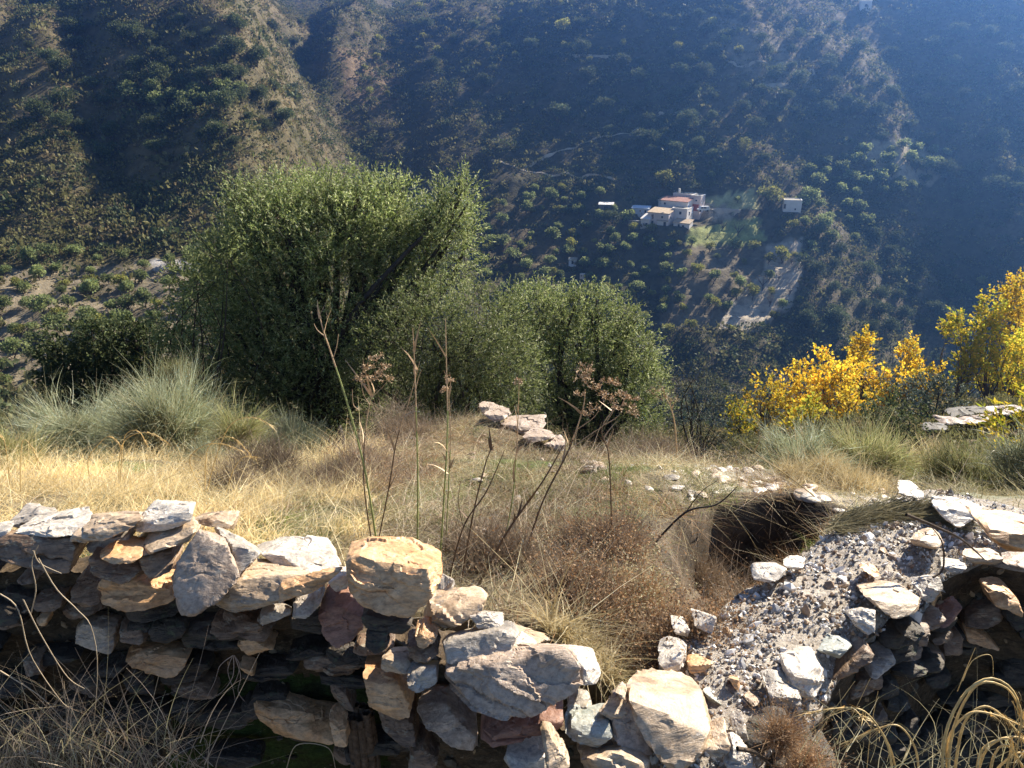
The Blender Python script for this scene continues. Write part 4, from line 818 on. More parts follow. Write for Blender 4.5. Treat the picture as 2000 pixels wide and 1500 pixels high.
# rubble chips in the wall face
def pebbles(name, pts, r, matl, seed, flat=.7, sub=1, parent=None):
    rs = np.random.default_rng(seed); D, Fi = ico(sub); n = len(pts); A = rs.normal(size=(n, 3, 3)); Q, _ = np.linalg.qr(A)
    var = 1+.35*rs.uniform(-1, 1, (n, len(D))); sc = r[:, None]*np.stack([rs.uniform(.7, 1.4, n), rs.uniform(.6, 1.1, n), rs.uniform(.35, .8, n)*flat/.7], 1)
    L_ = D[None]*var[..., None]*sc[:, None]; Vv = np.einsum('nij,nvj->nvi', Q*.35+np.eye(3)*.8, L_)+pts[:, None]
    Ff = (np.arange(n)*len(D))[:, None, None]+Fi[None]; mi = np.repeat(rs.integers(0, len(matl), n), len(Fi))
    return mesh_np(name, Vv.reshape(-1, 3), Ff.reshape(-1, 3), matl, False, mi)
idx = rs.choice(len(V), 1300, replace=False); idx = idx[(idx > 440*7)]
cm = [plain('chip_tan', (.28, .20, .12), .8, 30, .3), plain('chip_dark', (.10, .085, .06), .8, 30, .3), plain('chip_ochre', (.38, .24, .12), .8, 30, .3), plain('chip_darkest', (.05, .045, .03), .9, 30, .3)]  # chip tones from ochre to near black, mixed at random
rb = link('rubble', pebbles('rubble', V[idx]-wl, rs.uniform(.006, .024, len(idx)), [cm[1], cm[3], cm[0], cm[3], cm[2], cm[1]], 4), (0, 0, 0), wall); rb['kind'] = 'stuff'
# ---------------------------------------------------------------- gravel-topped wall
ZG = -1.98
def zpt(px, py, z):
    u, a, b = ray(px, py); t = z/b; return np.array([u*t, a*t, z])
Lf = resamp([zpt(a, b, z) for a, b, z in ((1250, 1520, -1.98), (1275, 1400, -1.96), (1300, 1260, -1.97), (1352, 1215, -2.0), (1440, 1150, -2.0), (1545, 1095, -2.02), (1590, 1050, -2.03), (1640, 1010, -2.05), (1700, 975, -2.08), (1790, 945, -2.10))], 120)
Rf = resamp([zpt(a, b, z) for a, b, z in ((1420, 1560, -2.0), (1500, 1460, -1.98), (1610, 1360, -1.98), (1690, 1230, -2.0), (1790, 1190, -2.02), (1850, 1110, -2.05), (1930, 1075, -2.06), (2010, 1090, -2.06), (2150, 1110, -2.04), (2400, 1120, -2.0))], 120)
gw = bpy.data.objects.new('gravel_topped_wall', None); SC.collection.objects.link(gw); gw.location = (1.3, 2.5, -3.0); tag(gw, 'thick ruined wall with a lime and gravel top, running off to the right', 'wall'); gl = np.array([1.3, 2.5, -3.0])
rows = []
for k in range(10): q = Lf.copy(); q[:, 2] -= .9*(1-k/10)**1.3; q[:, 0] -= .10*(1-k/10); rows.append(q)
for k in range(40):
    f = k/39; q = Lf*(1-f)+Rf*f; q[:, 2] += .035*math.sin(math.pi*f)-.05*(2*abs(f-.5))**4; rows.append(q)
for k in range(1, 34): q = Rf.copy(); q[:, 2] -= 1.3*(k/33); q[:, 1] -= .12*(k/33); rows.append(q)
Vg, Fg = noisy_grid(rows, 'g', None, .07, .13, 9.0)
M_lime = stone_mat('lime_and_gravel', [(.16, .13, .10), (.34, .29, .24), (.50, .45, .38), (.24, .20, .16)], (1, 1, 1), .7, 22, 1.0, (.4, .36, .3), .3)
r_ = np.arange(len(Fg))//119; mi = np.where((r_ < 9) | (r_ > 50), 1, 0)
link('wall_core', mesh_np('wall_core', Vg-gl, Fg, [M_lime, M_core], True, mi), (0, 0, 0), gw)
i_ = rs.choice(np.arange(119*10, 119*50), 9000); bc = rs.dirichlet((1, 1, 1, 1), 9000); pp = (Vg[Fg[i_]]*bc[..., None]).sum(1)
pm = [plain('pebble_white', (.72, .70, .67), .4, 40, .15, .5), plain('pebble_grey', (.34, .33, .32), .4, 40, .25, .5), plain('pebble_brown', (.26, .18, .12), .45, 40, .3, .5), plain('pebble_ochre', (.42, .29, .18), .45, 40, .3, .5), plain('pebble_dark', (.11, .10, .095), .45, 40, .3, .5)]
pr = .004+.012*rs.random(len(pp))**3; pr[:260] *= rs.uniform(1.3, 2.8, 260); pr[260:400] = rs.uniform(.014, .034, 140); kk = (fbm2(pp[:, 0]/.18, pp[:, 1]/.18, 3, 12) > -.07) | (rs.random(len(pp)) < .4); pp, pr = pp[kk], pr[kk]
gv = link('gravel', pebbles('gravel', pp+[0, 0, .003], pr, [pm[i] for i in (0, 1, 2, 3, 0, 4, 1, 2, 0)], 8, .9)); tag(gv, 'loose gravel and pebbles set in the lime top of the ruined wall', None, None, 'stuff')
fi = rs.choice(np.arange(119*51, len(Fg)), 500); bc = rs.dirichlet((1, 1, 1, 1), 500); pf = (Vg[Fg[fi]]*bc[..., None]).sum(1)
rb2 = link('rubble', pebbles('rubble', pf-gl, rs.uniform(.008, .03, len(pf)), [cm[1], cm[3], cm[0], cm[3]], 14), (0, 0, 0), gw); rb2['kind'] = 'stuff'
for i in range(118):
    px = rs.uniform(1480, 2010) if i < 84 else rs.uniform(2020, 2500); py = rs.uniform(1200, 1500)
    if py < np.interp(px, [1480, 1620, 1720, 1790, 1850, 2000], [1450, 1370, 1270, 1200, 1125, 1112]): continue
    w = rs.uniform(22, 55); h = rs.uniform(9, 24); a = rs.uniform(-.6, .1); ca, sa = math.cos(a), math.sin(a)
    f = [(px+ca*x*w-sa*y*h, py+sa*x*w+ca*y*h) for x, y in ((-1, -.3), (-.7, -.9), (.2, -1), (.9, -.7), (1, .2), (.6, .9), (-.5, 1), (-.95, .5))]
    k = np.argmin(np.abs(to_px(Rf[:, 0], Rf[:, 1], Rf[:, 2])[0]-px)); 
    o = st(None, ['dark', 'dark', 'brown', 'dark', 'dark'][rs.integers(5)], Rf[k, 1]-(.07 if px < 1850 else .13), .12, 'F', f, name='wall_stone', parent=gw, sub=4); o.location = Vector(o.location)-Vector(gl)
for lb, m_, f, t in (('flat tan slab capping the wall edge below the ochre boulder', 'tan', [(1880, 1092), (1905, 1106), (1950, 1104), (1965, 1090)], [(1890, 1076), (1950, 1074)]),
                     ('grey slab capping the wall edge left of the orange-patched stone', 'grey', [(1838, 1108), (1862, 1124), (1892, 1112)], [(1846, 1092), (1884, 1094)]),
                     ('brown slab at the wall edge by the right picture edge', 'brown', [(1958, 1100), (1985, 1118), (2030, 1112)], [(1968, 1082), (2020, 1084)]),
                     ('dark angular stone at the wall edge right of the rough tan stone', 'grey', [(1795, 1165), (1818, 1185), (1842, 1150), (1836, 1130)], [(1800, 1142), (1828, 1122)])):
    st(lb, m_, None, .18, 'F', f, t, sub=5)
for i, px in enumerate(list(np.linspace(-980, -90, 11))+[2090, 2200, 2310, 2420]):   # capping stones just beyond the picture edges
    yy = 2.05 if px < 0 else 2.62; w = rs.uniform(34, 60); b_ = 1095+rs.uniform(-6, 8) if px < 0 else 1118+rs.uniform(-6, 6)
    st(['tan', 'grey', 'brown', 'white'][i % 4]+' capping stone, '+(ORD[10-i]+' one out beyond the left' if px < 0 else ORD[i-11]+' one out beyond the right')+' picture edge', ['tan', 'grey', 'brown', 'white'][i % 4], yy, .22, 'F', [(px-w, b_-12), (px-w*.6, b_+26), (px+w*.5, b_+30), (px+w, b_)], [(px-w*.7, b_-34), (px+w*.8, b_-30)], group='capping stones beyond the picture edges', sub=5)
# stones scattered on the terrace and around the pit rim
def scatter(poly, n, smin, smax, ms, label, group, name='flat_stone', rnd=0):
    xs = [p[0] for p in poly]; yy = [p[1] for p in poly]; c = 0; rs = np.random.default_rng(100+n+rnd); got = []; desc, where = label.split(' | ')
    while c < n:
        px = rs.uniform(min(xs), max(xs)); py = rs.uniform(min(yy), max(yy))
        if not in_poly(np.array(px), np.array(py), poly): continue
        x, y = plane_pt(px, py); x_, y_ = np.array(x), np.array(y)
        if in_poly(x_, y_, PITW): c += .05; continue
        z = float(G(x, y)); s = rs.uniform(smin, smax); c += 1
        q = rs.normal(size=(12, 3)); q = unit(q)*np.array([s, s*rs.uniform(.5, .9), s*rs.uniform(.2, .4)]); a = rs.random()*3.1; ca, sa = math.cos(a), math.sin(a)
        q = q@np.array([[ca, sa, 0], [-sa, ca, 0], [0, 0, 1]]); Vs, Fs = hull_stone(q, 3, seed=int(c)+n, chips=3); Vs[:, 2] += Vs[:, 0]*rs.uniform(-.2, .2)
        o = link(name, mesh_np(name, Vs, Fs, SM[ms[rs.integers(len(ms))]], True), (x, y, z+s*.12)); tag(o, label, 'stone', group); got.append(o)
    row_labels(got, desc, where)
scatter([(1125, 905), (1290, 885), (1420, 925), (1380, 985), (1150, 965)], 46, .03, .09, ['white', 'tan', 'white', 'grey'], 'flat pale stone | terrace near slates', 'flat stones on the terrace')
scatter([(1370, 930), (1480, 925), (1640, 1000), (1600, 1020), (1480, 985), (1400, 990)], 44, .03, .10, ['white', 'grey', 'tan', 'white'], 'pale stone | rim of dark pit', 'stones on the pit rim', rnd=3)
scatter([(1470, 990), (1560, 975), (1640, 1005), (1600, 1030), (1540, 1000), (1480, 1020)], 26, .05, .12, ['grey', 'tan', 'dark', 'brown'], 'rough stone | back edge of pit', 'stones at the back edge of the pit', rnd=8)
scatter([(1320, 1020), (1400, 1000), (1440, 1080), (1340, 1110)], 16, .03, .08, ['grey', 'white', 'dark'], 'grey stone | left side of pit', 'stones at the left side of the pit', rnd=4)
scatter([(1640, 975), (1760, 950), (1860, 985), (1900, 1030), (1800, 1030)], 36, .025, .07, ['grey', 'white', 'tan'], 'small stone | far end of gravel wall', 'stones at the far end of the gravel wall', rnd=5)
scatter([(1105, 880), (1130, 875), (1190, 955), (1165, 975)], 26, .04, .10, ['grey', 'tan', 'brown', 'dark'], 'rubble stone | line running down from slates', 'rubble line below the slates', rnd=11)
scatter([(640, 890), (1100, 890), (1120, 1000), (700, 1020)], 40, .02, .06, ['tan', 'grey', 'brown'], 'small half-buried stone | centre of terrace', 'small stones on the terrace', rnd=12)
scatter([(700, 1000), (1100, 920), (1120, 960), (900, 1100), (760, 1080)], 14, .03, .08, ['tan', 'grey'], 'half-buried stone | grass behind ochre boulder', 'stones in the grass', rnd=6)
# ================================================================ NEAR VEGETATION
FM['dry'] = foliage('dry_straw', [(.48, .37, .18), (.68, .55, .30), (.84, .73, .46), (.56, .43, .21)], .35, .5, .3)
FM['dull'] = foliage('dull_thatch', [(.22, .19, .11), (.36, .32, .19), (.54, .48, .32), (.27, .25, .13)], .3, .7, .2)
FM['grass'] = foliage('green_grass', [(.10, .14, .03), (.17, .22, .06), (.28, .30, .10)], .4)
FM['broom'] = foliage('broom_twig', [(.16, .185, .10), (.27, .30, .18), (.44, .47, .34), (.34, .35, .20), (.30, .25, .15)], .35, .5, .4)
FM['broomY'] = foliage('broom_twig_yellow', [(.17, .19, .07), (.26, .27, .11), (.38, .36, .19), (.30, .25, .14)], .4)
FM['twig'] = foliage('dead_twig', [(.18, .13, .09), (.32, .25, .18), (.48, .39, .29)], .15, .8, .2)
FM['rust'] = foliage('rusty_dead_stems', [(.22, .12, .06), (.38, .22, .11), (.50, .34, .20), (.28, .20, .14)], .3)
FM['bluegrey'] = foliage('bluegrey_leaf', [(.05, .07, .05), (.10, .125, .09), (.18, .20, .16)], .2)
M_stem = plain('green_stem', (.30, .33, .12), .55, 30, .35); M_stemO = plain('dry_stem', (.50, .35, .21), .6, 30, .35); M_stemD = plain('dark_dry_stem', (.14, .09, .055), .7, 30, .35); M_straw = plain('golden_stem', (.62, .45, .20), .5, 25, .3)

def crown_mesh(ells, y, mt, dens, ll, lw, spray=10, sl=.28, inner=.25, drop=.0, holes=.35, zup=.45, yo=None):
    """leaf sprays over a set of ellipsoids given as (px, py, rx, ry[, dy])"""
    mb = MB(); ce = []
    for e in ells:
        px, py, rx, ry = e[:4]; dy = e[4] if len(e) > 4 else 0; yy = y+dy; c = P(px, py, yy); dpt = yy*CP-c[2]*SP
        ce.append((c, np.array([rx*dpt/F, max(rx, ry)*.85*dpt/F, ry*dpt/F])))
    C_ = []; D_ = []
    for c, r in ce:
        area = 4*math.pi*(r[0]*r[1]*r[2])**(2/3); n = int(area*dens); q = rdir(n)
        f = np.where(rng.random(n) < inner, rng.uniform(.35, .85, n), rng.uniform(.84, 1.06, n))
        lump = fbm3(q*2.6+c, 3); f = f*(1+lump*.85)
        p = c+q*r*f[:, None]; ok = (fbm3(p*1.3+3, 3) > -.02-.03/max(holes, .1)*.3) | (rng.random(n) < 1-holes)
        p = p[ok]; q = q[ok]; C_.append(p); D_.append(unit(q*.9+rng.normal(size=q.shape)*.45+np.array([0, 0, zup])))
    C_ = np.concatenate(C_); D_ = np.concatenate(D_); n = len(C_)
    t = rng.random((n, spray)); sll = sl*rng.uniform(.6, 1.4, (n, 1)); base = C_[:, None]+D_[:, None]*(t*sll)[..., None]
    ld = unit(D_[:, None]*.8+rng.normal(size=(n, spray, 3))*.62); base = base.reshape(-1, 3); ld = ld.reshape(-1, 3)
    V, Fq = leaves(base, ld, rng.uniform(.7, 1.3, len(base))*ll, rng.uniform(.7, 1.3, len(base))*lw)
    k = rng.random(n) < .35; V2, F2, _ = ribbons(C_[k]-D_[k]*.15, D_[k], rng.normal(size=(k.sum(), 3))*.1, sll[k, 0]+.2, .012, 2)
    mb.add(V, Fq, 0); mb.add(V2, F2, 1)
    return mb, ce
def near_tree(name, label, cat, y, ells, mt, dens, ll, lw, base, trunk_r=.16, spray=10, group=None, bark=None, **kw):
    bx = P(base[0], base[1], y); gz = float(H(bx[0], bx[1])) if bx[1] > TE(bx[0])+1 else float(G(bx[0], bx[1])); org = np.array([bx[0], bx[1], gz-.1])
    t = bpy.data.objects.new(name, None); SC.collection.objects.link(t); t.location = org; tag(t, label, cat, group)
    mb, ce = crown_mesh(ells, y, mt, dens, ll, lw, spray, **kw)
    link('crown', mb.mesh('crown', [FM[mt], bark or M_barkD], origin=org), (0, 0, 0), t)
    b = MB(); top = np.mean([c for c, r in ce], 0)-org; k = top*np.array([.25, .25, .35])
    V, Fq = tube(curve_pts([(0, 0, -.3), k*.6+[.08, 0, 0], k], 8), trunk_r*1.3, trunk_r*.8, 8); b.add(V, Fq)
    for c, r in ce:
        e = c-org; 
        for j in range(3):
            q = e+rng.normal(size=3)*r*.4; m_ = (k+q)/2+rng.normal(size=3)*.12*np.linalg.norm(q-k); V, Fq = tube(curve_pts([k, m_, q], 9), trunk_r*.5, trunk_r*.08, 5); b.add(V, Fq)
    link('trunk', b.mesh('trunk', [bark or M_barkD], True), (0, 0, 0), t); return t
NT = near_tree
NT('olive_tree', 'biggest olive tree, tall grey-green crown rising left of centre', 'tree', 13.5,
   [(640, 560, 190, 190), (600, 455, 120, 90, .3), (715, 462, 108, 92), (520, 520, 105, 100, .2), (780, 492, 85, 84), (750, 400, 65, 50, .3), (640, 402, 55, 46, .4), (575, 392, 24, 38, .5), (690, 372, 20, 36, .2), (468, 398, 20, 38, .4), (420, 505, 30, 34, .2), (906, 378, 13, 36, -.1), (480, 430, 35, 60, .5), (560, 400, 60, 60, .5), (870, 480, 55, 90, -.2), (895, 420, 32, 60, 0), (860, 400, 16, 40, .2), (440, 560, 65, 65, .1), (410, 640, 60, 60, -.3), (480, 680, 110, 100, -.5), (620, 720, 160, 130, -.6), (500, 770, 90, 80, -.9), (650, 372, 25, 35, .6), (765, 368, 22, 22, .3)],
   'oliveN', 92, .07, .017, (640, 800), .2, 12, sl=.30, holes=.25, inner=.32)
NT('olive_tree', 'olive bush with feathery right edge in front of the biggest olive tree', 'tree', 11.5,
   [(870, 640, 110, 85), (950, 660, 85, 95), (800, 690, 100, 90), (900, 740, 110, 85), (990, 730, 65, 80), (770, 770, 95, 80), (880, 800, 90, 55), (1000, 790, 45, 40)], 'oliveN', 95, .06, .014, (880, 860), .12, 12, sl=.28, holes=.3)
NT('olive_tree', 'rounded green tree to the right of the feathery olive bush', 'tree', 14.5,
   [(1060, 620, 90, 60), (1140, 650, 110, 80), (1100, 720, 110, 110), (1200, 720, 90, 90), (1240, 680, 45, 50), (1250, 780, 55, 80), (1170, 800, 100, 70), (1080, 800, 80, 60), (1030, 640, 70, 60), (1150, 590, 30, 22), (1210, 620, 30, 22)], 'oliveN', 80, .07, .02, (1160, 870), .15, 11, sl=.26, holes=.28)
NT('holm_oak', 'dark dense holm oak at the left behind the pale brooms', 'tree', 15,
   [(150, 690, 65, 50), (230, 680, 80, 52), (310, 690, 60, 50), (190, 740, 90, 55), (280, 750, 80, 55), (120, 720, 40, 40), (200, 650, 45, 22), (270, 655, 30, 20)], 'oak', 75, .075, .045, (210, 800), .14, 10, sl=.2, zup=.2, holes=.4)
NT('olive_branch_tree', 'small silvery leafed olive sapling between the oak and the big olive', 'tree', 12,
   [(335, 640, 38, 38), (380, 560, 45, 36), (395, 545, 30, 30), (350, 690, 40, 40), (430, 500, 30, 30)], 'olive', 60, .10, .025, (370, 800), .05, 9, sl=.3, holes=.5)
NT('bare_bush', 'dark purplish half-bare bush right of the rounded green tree', 'bush', 14,
   [(1375, 790, 65, 48), (1350, 840, 50, 40), (1410, 830, 40, 45), (1340, 750, 30, 22)], 'bluegrey', 60, .05, .018, (1375, 880), .06, 6, sl=.3, holes=.5)
NT('grey_bush', 'rounded blue-grey bush beside the pale rock on the right slope', 'bush', 24, [(1810, 770, 45, 32), (1850, 775, 38, 28), (1790, 790, 30, 22)], 'bluegrey', 22, .11, .06, (1830, 808), .08, 9, sl=.3)
NT('dark_bush', 'dark green bush in front of the yellow poplars', 'bush', 16, [(1745, 810, 40, 32), (1720, 790, 22, 22), (1780, 825, 30, 24)], 'oak', 40, .07, .04, (1745, 850), .06, 9, sl=.25)
NT('walnut_shoot', 'yellow-green leafy shoot cut by the right picture edge', 'tree', 8, [(1985, 860, 40, 45), (2020, 830, 45, 60), (1975, 905, 28, 26)], 'yellowgreen', 60, .09, .03, (2010, 960), .04, 8, sl=.25, holes=.5)
# yellow poplars in the ravine
for i, (cx, tp, bt, w, k, yy, lb) in enumerate([
    (1440, 792, 870, 62, 'yellowgreen', 36, 'lowest yellow poplar at the left end of the golden row'), (1492, 738, 860, 70, 'yellow', 38, 'second golden poplar from the left, ragged crown'),
    (1555, 722, 850, 84, 'yellow', 40, 'broad golden poplar left of the orange-tipped one'), (1612, 700, 850, 78, 'yellow', 40, 'orange-tipped golden poplar in the middle of the row'),
    (1662, 705, 860, 70, 'yellow', 39, 'bright yellow poplar just below the tall slender one'), (1686, 650, 800, 50, 'yellow', 42, 'tall slender golden poplar standing above the row'),
    (1738, 718, 810, 62, 'yellow', 41, 'small yellow poplar between the slender one and the orange crown'), (1782, 664, 800, 66, 'yellow', 42, 'golden poplar with bright orange crown right of the slender one'),
    (1822, 725, 800, 52, 'yellow', 42, 'low yellow bush-like poplar right of the orange crown'), (1875, 618, 770, 80, 'yellowgreen', 45, 'yellow-green poplar with pointed top, left of the right-hand group'),
    (1935, 588, 780, 90, 'yellowgreen', 46, 'wide yellow-green poplar of the right-hand group'), (1995, 545, 700, 74, 'yellow', 48, 'tallest golden poplar cut by the right picture edge'),
    (1985, 660, 790, 90, 'yellowgreen', 44, 'green poplar with yellow tips low at the right edge'), (1580, 790, 880, 90, 'yellowgreen', 34, 'green-yellow poplar low behind the tall broom'), (1655, 770, 870, 80, 'yellow', 35, 'yellow poplar low in front, just behind the broom')]):
    h = bt-tp; E = []
    rs2 = np.random.default_rng(300+i)
    for j in range(9):
        f = (j+.5)/9; ww = w*.5*(.35+.65*math.sin(math.pi*min(.25+.75*(f), 1)*.8)); E.append((cx+rs2.uniform(-1, 1)*ww*.62, tp+h*f*.92+h*.05, ww*rs2.uniform(.30, .55), h*rs2.uniform(.09, .16), rs2.uniform(-1, 1)))
    NT('poplar_tree', lb, 'tree', yy, E, k, 12, .19, .13, (cx, bt), .09, 9, 'yellow poplars in the ravine', sl=.6, holes=.6, zup=.9, bark=M_bark)
# ---------------------------------------------------------------- brooms
def broom(name, label, px, py, y, w, h, n, mt='broom', fan=.55, nodes=26, tw=.007, cat='shrub', group=None):
    c = P(px, py, y); gz = c[2]; org = np.array([c[0], c[1], gz]); t = bpy.data.objects.new(name, None); SC.collection.objects.link(t); t.location = org; tag(t, label, cat, group)
    nd = rng.uniform(-1, 1, (nodes, 3)); nd = unit(nd)*rng.random((nodes, 1))**.5; nd = nd*np.array([w*.42, w*.35, h*.30])+np.array([0, 0, h*.32])
    k = rng.integers(0, nodes, n); out = nd[k]*np.array([1, 1, 0])/(w*.5); nl = rng.uniform(.45, 1.15, nodes)[k]; nd_ = rng.normal(size=(nodes, 3))[k]*.32; st_ = rng.random((n, 1)) < .55; D = unit(out*fan*1.8+nd_+rng.normal(size=(n, 3))*np.where(st_, .55, .2)+np.array([0, 0, 1.0]))
    L_ = rng.uniform(.3, 1, n)*h*.6*nl; V, Fq, _ = ribbons(nd[k]+rng.normal(size=(n, 3))*.05*w+D*L_[:, None]*rng.random((n, 1))*.8*st_, D, rng.normal(size=(n, 3))*np.where(st_, .4, .12)+out*.2-np.array([0, 0, .05]), L_*np.where(st_[:, 0], .5, 1), tw*rng.uniform(.6, 1.3, n), 4)
    o = link('twigs', mesh_np('twigs', V, Fq, FM[mt]), (0, 0, 0), t); b = MB()
    for q in nd: V, Fq = tube(curve_pts([(0, 0, -.5), q*.5+rng.normal(size=3)*.05, q], 6), .012, .004, 4); b.add(V, Fq)
    link('stems', b.mesh('stems', [M_barkD]), (0, 0, 0), t)
B = broom
B('broom_bush', 'pale grey-green broom at the left, spreading over the dry grass', 185, 925, 8.0, 1.3, 1.12, 15000)
B('broom_bush', 'tallest silvery broom in the middle of the left clump', 350, 925, 7.6, .75, 1.25, 11000)
B('broom_bush', 'wispy broom tuft at the far left edge of the clump', 70, 900, 8.6, .4, .75, 2500)
B('broom_bush', 'yellow-tinged broom sprig standing above the silvery broom', 345, 770, 9.0, .5, .65, 1600, 'broomY')
B('broom_bush', 'small upright broom at the right end of the left clump', 470, 910, 7.4, .3, .75, 2400, 'broomY')
B('broom_bush', 'low green broom growing in front of the silvery one', 420, 930, 7.0, .45, .45, 2500)
B('broom_bush', 'dark broom in the shade under the big olive', 570, 900, 9.5, 1.3, .65, 4500)
B('broom_bush', 'big airy green broom right of centre under the yellow poplars', 1560, 950, 6.9, .9, .72, 4800, 'broom', .8)
B('broom_bush', 'second airy broom just right of the big one', 1690, 950, 6.9, .8, .75, 4200, 'broomY', .8)
B('broom_bush', 'ochre-yellow feathery bush right of the airy brooms', 1800, 940, 7.2, .8, .55, 3600, 'dry', .8)
B('broom_bush', 'soft green broom filling the right edge above the white block', 1930, 985, 6.0, 1.3, .55, 7000, 'broomY', .5)
B('broom_bush', 'green broom at the right edge behind the ochre boulder', 2030, 960, 5.5, .9, .6, 4500, 'broom', .5)
B('broom_bush', 'green-yellow broom at the far left picture edge', 20, 940, 6.0, .7, .55, 3000, 'broomY', .5)
# scrub on the near slope below the terrace
def near_scrub(name, label, mt, n, y0, y1, smin, smax, nf, ll, seed, cond=None):
    rs = np.random.default_rng(seed); yv = y0+(y1-y0)*rs.random(n)**1.3; xv = rs.uniform(-1, 1, n)*(4+yv*.8); ok = (yv > TE(xv)+1.2)
    if cond is not None: ok &= cond(xv, yv)
    xv, yv = xv[ok], yv[ok]; zv = H(xv, yv); s = rs.uniform(smin, smax, len(xv))*(.5+yv/30); m = len(xv)
    q = unit(rs.normal(size=(m*nf, 3))); q[:, 2] = np.abs(q[:, 2]); r = np.repeat(s, nf)[:, None]; c = np.repeat(np.stack([xv, yv, zv], 1), nf, 0)+q*r*rs.uniform(.5, 1.05, (m*nf, 1))
    l = ll*rs.uniform(.6, 1.4, len(c))*(.5+r[:, 0]); V, Fq = leaves(c, unit(q+rs.normal(size=q.shape)*.7+[0, 0, .4]), l, l*.42); tag(link(name, mesh_np(name, V, Fq, FM[mt])), label, None, None, 'stuff')
near_scrub('slope_scrub', 'low grey-green scrub on the near slope under the terrace', 'scrub', 1500, 9, 60, .24, .5, 260, .13, 21)
near_scrub('dry_slope_brush', 'dry brown brush on the near slope', 'brown', 1500, 8, 60, .15, .4, 160, .13, 22)
near_scrub('dark_undergrowth', 'dark undergrowth beneath the olive trees', 'oak', 420, 9, 20, .5, 1.1, 500, .09, 23, lambda x, y: (x < 3))
# pale rock outcrop on the right slope
for lb, mm_, f, tt, yy in (('long pale rock slab on the right-hand slope', 'tan', [(1862, 828), (1890, 834), (1935, 822)], [(1880, 812), (1940, 806)], 19),
      ('grey rounded rock above the pale slab on the right slope', 'grey', [(1855, 816), (1895, 818), (1930, 803)], [(1880, 796), (1925, 790)], 20.5),
      ('white broken rock at the lower left end of the outcrop', 'white', [(1798, 838), (1822, 845), (1856, 838)], [(1808, 826), (1846, 826)], 18),
      ('dark hollowed rock in the middle of the outcrop', 'brown', [(1835, 829), (1862, 833), (1880, 824)], [(1845, 818), (1872, 814)], 19),
      ('brown rock at the right end of the outcrop', 'brown', [(1940, 812), (1975, 816), (2010, 800)], [(1955, 796), (1990, 790)], 20)):
    st(lb, 'brown' if mm_ in ('tan', 'brown') else 'dark', yy, .8, 'F', f, tt, name='rock_outcrop', cat='rock', sub=4)
# ---------------------------------------------------------------- grass (uncountable)
def grass(name, label, mt, n, cond, lo, hi, w, lean=.5, bend=.5, seed=0, K=3, box_=(-6, 6, 2.2, 9)):
    rs = np.random.default_rng(seed); x = rs.uniform(box_[0], box_[1], n*3); y = rs.uniform(box_[2], box_[3], n*3); ok = cond(x, y) & (y < TE(x)+.3) & (y > np.interp(x, GLX, GLY)+.25)
    ok &= rs.random(len(x)) < np.clip(1.2-(y-2.2)/9, .25, 1)
    x, y = x[ok][:n], y[ok][:n]; x = x+rs.normal(size=len(x))*.02; z = G(x, y); m = len(x); P0 = np.stack([x, y, z-.01], 1)
    D = unit(np.concatenate([rs.normal(size=(m, 2))*lean, np.ones((m, 1))], 1)); Bv = np.concatenate([rs.normal(size=(m, 2))*bend, -np.abs(rs.normal(size=(m, 1)))*bend*.7], 1)
    L_ = rs.uniform(lo, hi, m)*(.25+1.6*np.clip(fbm2(x/.35, y/.35, 3, seed)*1.6+.45, 0, 1)); V, Fq, _ = ribbons(P0, D, Bv, L_, w*rs.uniform(.6, 1.4, m), K, face=(0, 1, .3)); tag(link(name, mesh_np(name, V, Fq, FM[mt])), label, None, None, 'stuff'); return m
def nz(x, y, s, f): return fbm2(x/f, y/f, 3, s)
pit_ = lambda x, y: in_poly(x, y, PITW)
golden = lambda x, y: (x < -.45+1.1*nz(x, y, 3, .8)-.22*(y-2.4)) & (nz(x, y, 5, .4) > -.10)
grass('golden_grass', 'tall golden dry grass behind the left wall', 'dry', 34000, golden, .08, .28, .0045, .4, .55, 31, 4, (-5.5, .4, 2.45, 7.6))
grass('thatch', 'matted dry grass over the terrace', 'dull', 78000, lambda x, y: (x > -3) & ~pit_(x, y) & (nz(x, y, 91, .45) > -.10) & ((x < 1.15+.25*(y-3)) | (nz(x, y, 9, .3) > .06) | (y < 2.9) | (x > 2.8)), .04, .15, .0045, 1.3, 1.0, 32, 2, (-3.2, 6, 1.9, 9.3))
grass('straw', 'light straw blades over the terrace', 'dry', 11000, lambda x, y: (x > -2.6) & ~pit_(x, y) & (nz(x, y, 19, .35) > .03), .06, .24, .0038, .9, .9, 33, 3, (-2.7, 6, 1.9, 9.3))
grass('green_grass', 'short green grass patches on the terrace', 'grass', 30000, lambda x, y: (x > -1.5) & (y > 2.9) & ~pit_(x, y) & (nz(x, y, 44, .5) > .02), .03, .09, .005, .8, .6, 34, 2, (-2, 3.4, 3, 9.0))
grass('brown_weeds', 'tangled brown weeds in patches on the terrace', 'rust', 22000, lambda x, y: (x > -2.6) & (nz(x, y, 144, .38) > .08), .05, .20, .004, .9, 1.1, 37, 3, (-2.7, 3.0, 1.9, 8.6))
grass('grey_weeds', 'grey dead weeds in patches on the terrace', 'twig', 26000, lambda x, y: (x > -3.2) & ~pit_(x, y) & (nz(x, y, 244, .5) > .04), .05, .22, .004, .9, 1.1, 38, 3, (-3.2, 3.0, 1.9, 8.6))
grass('straw_clump', 'bright yellow straw clump behind the tumbled pile', 'dry', 2600, lambda x, y: (np.hypot((x-.30)/.16, (y-2.30)/.16) < 1), .14, .34, .006, .45, .7, 35, 4, (0, .8, 2.1, 2.8))
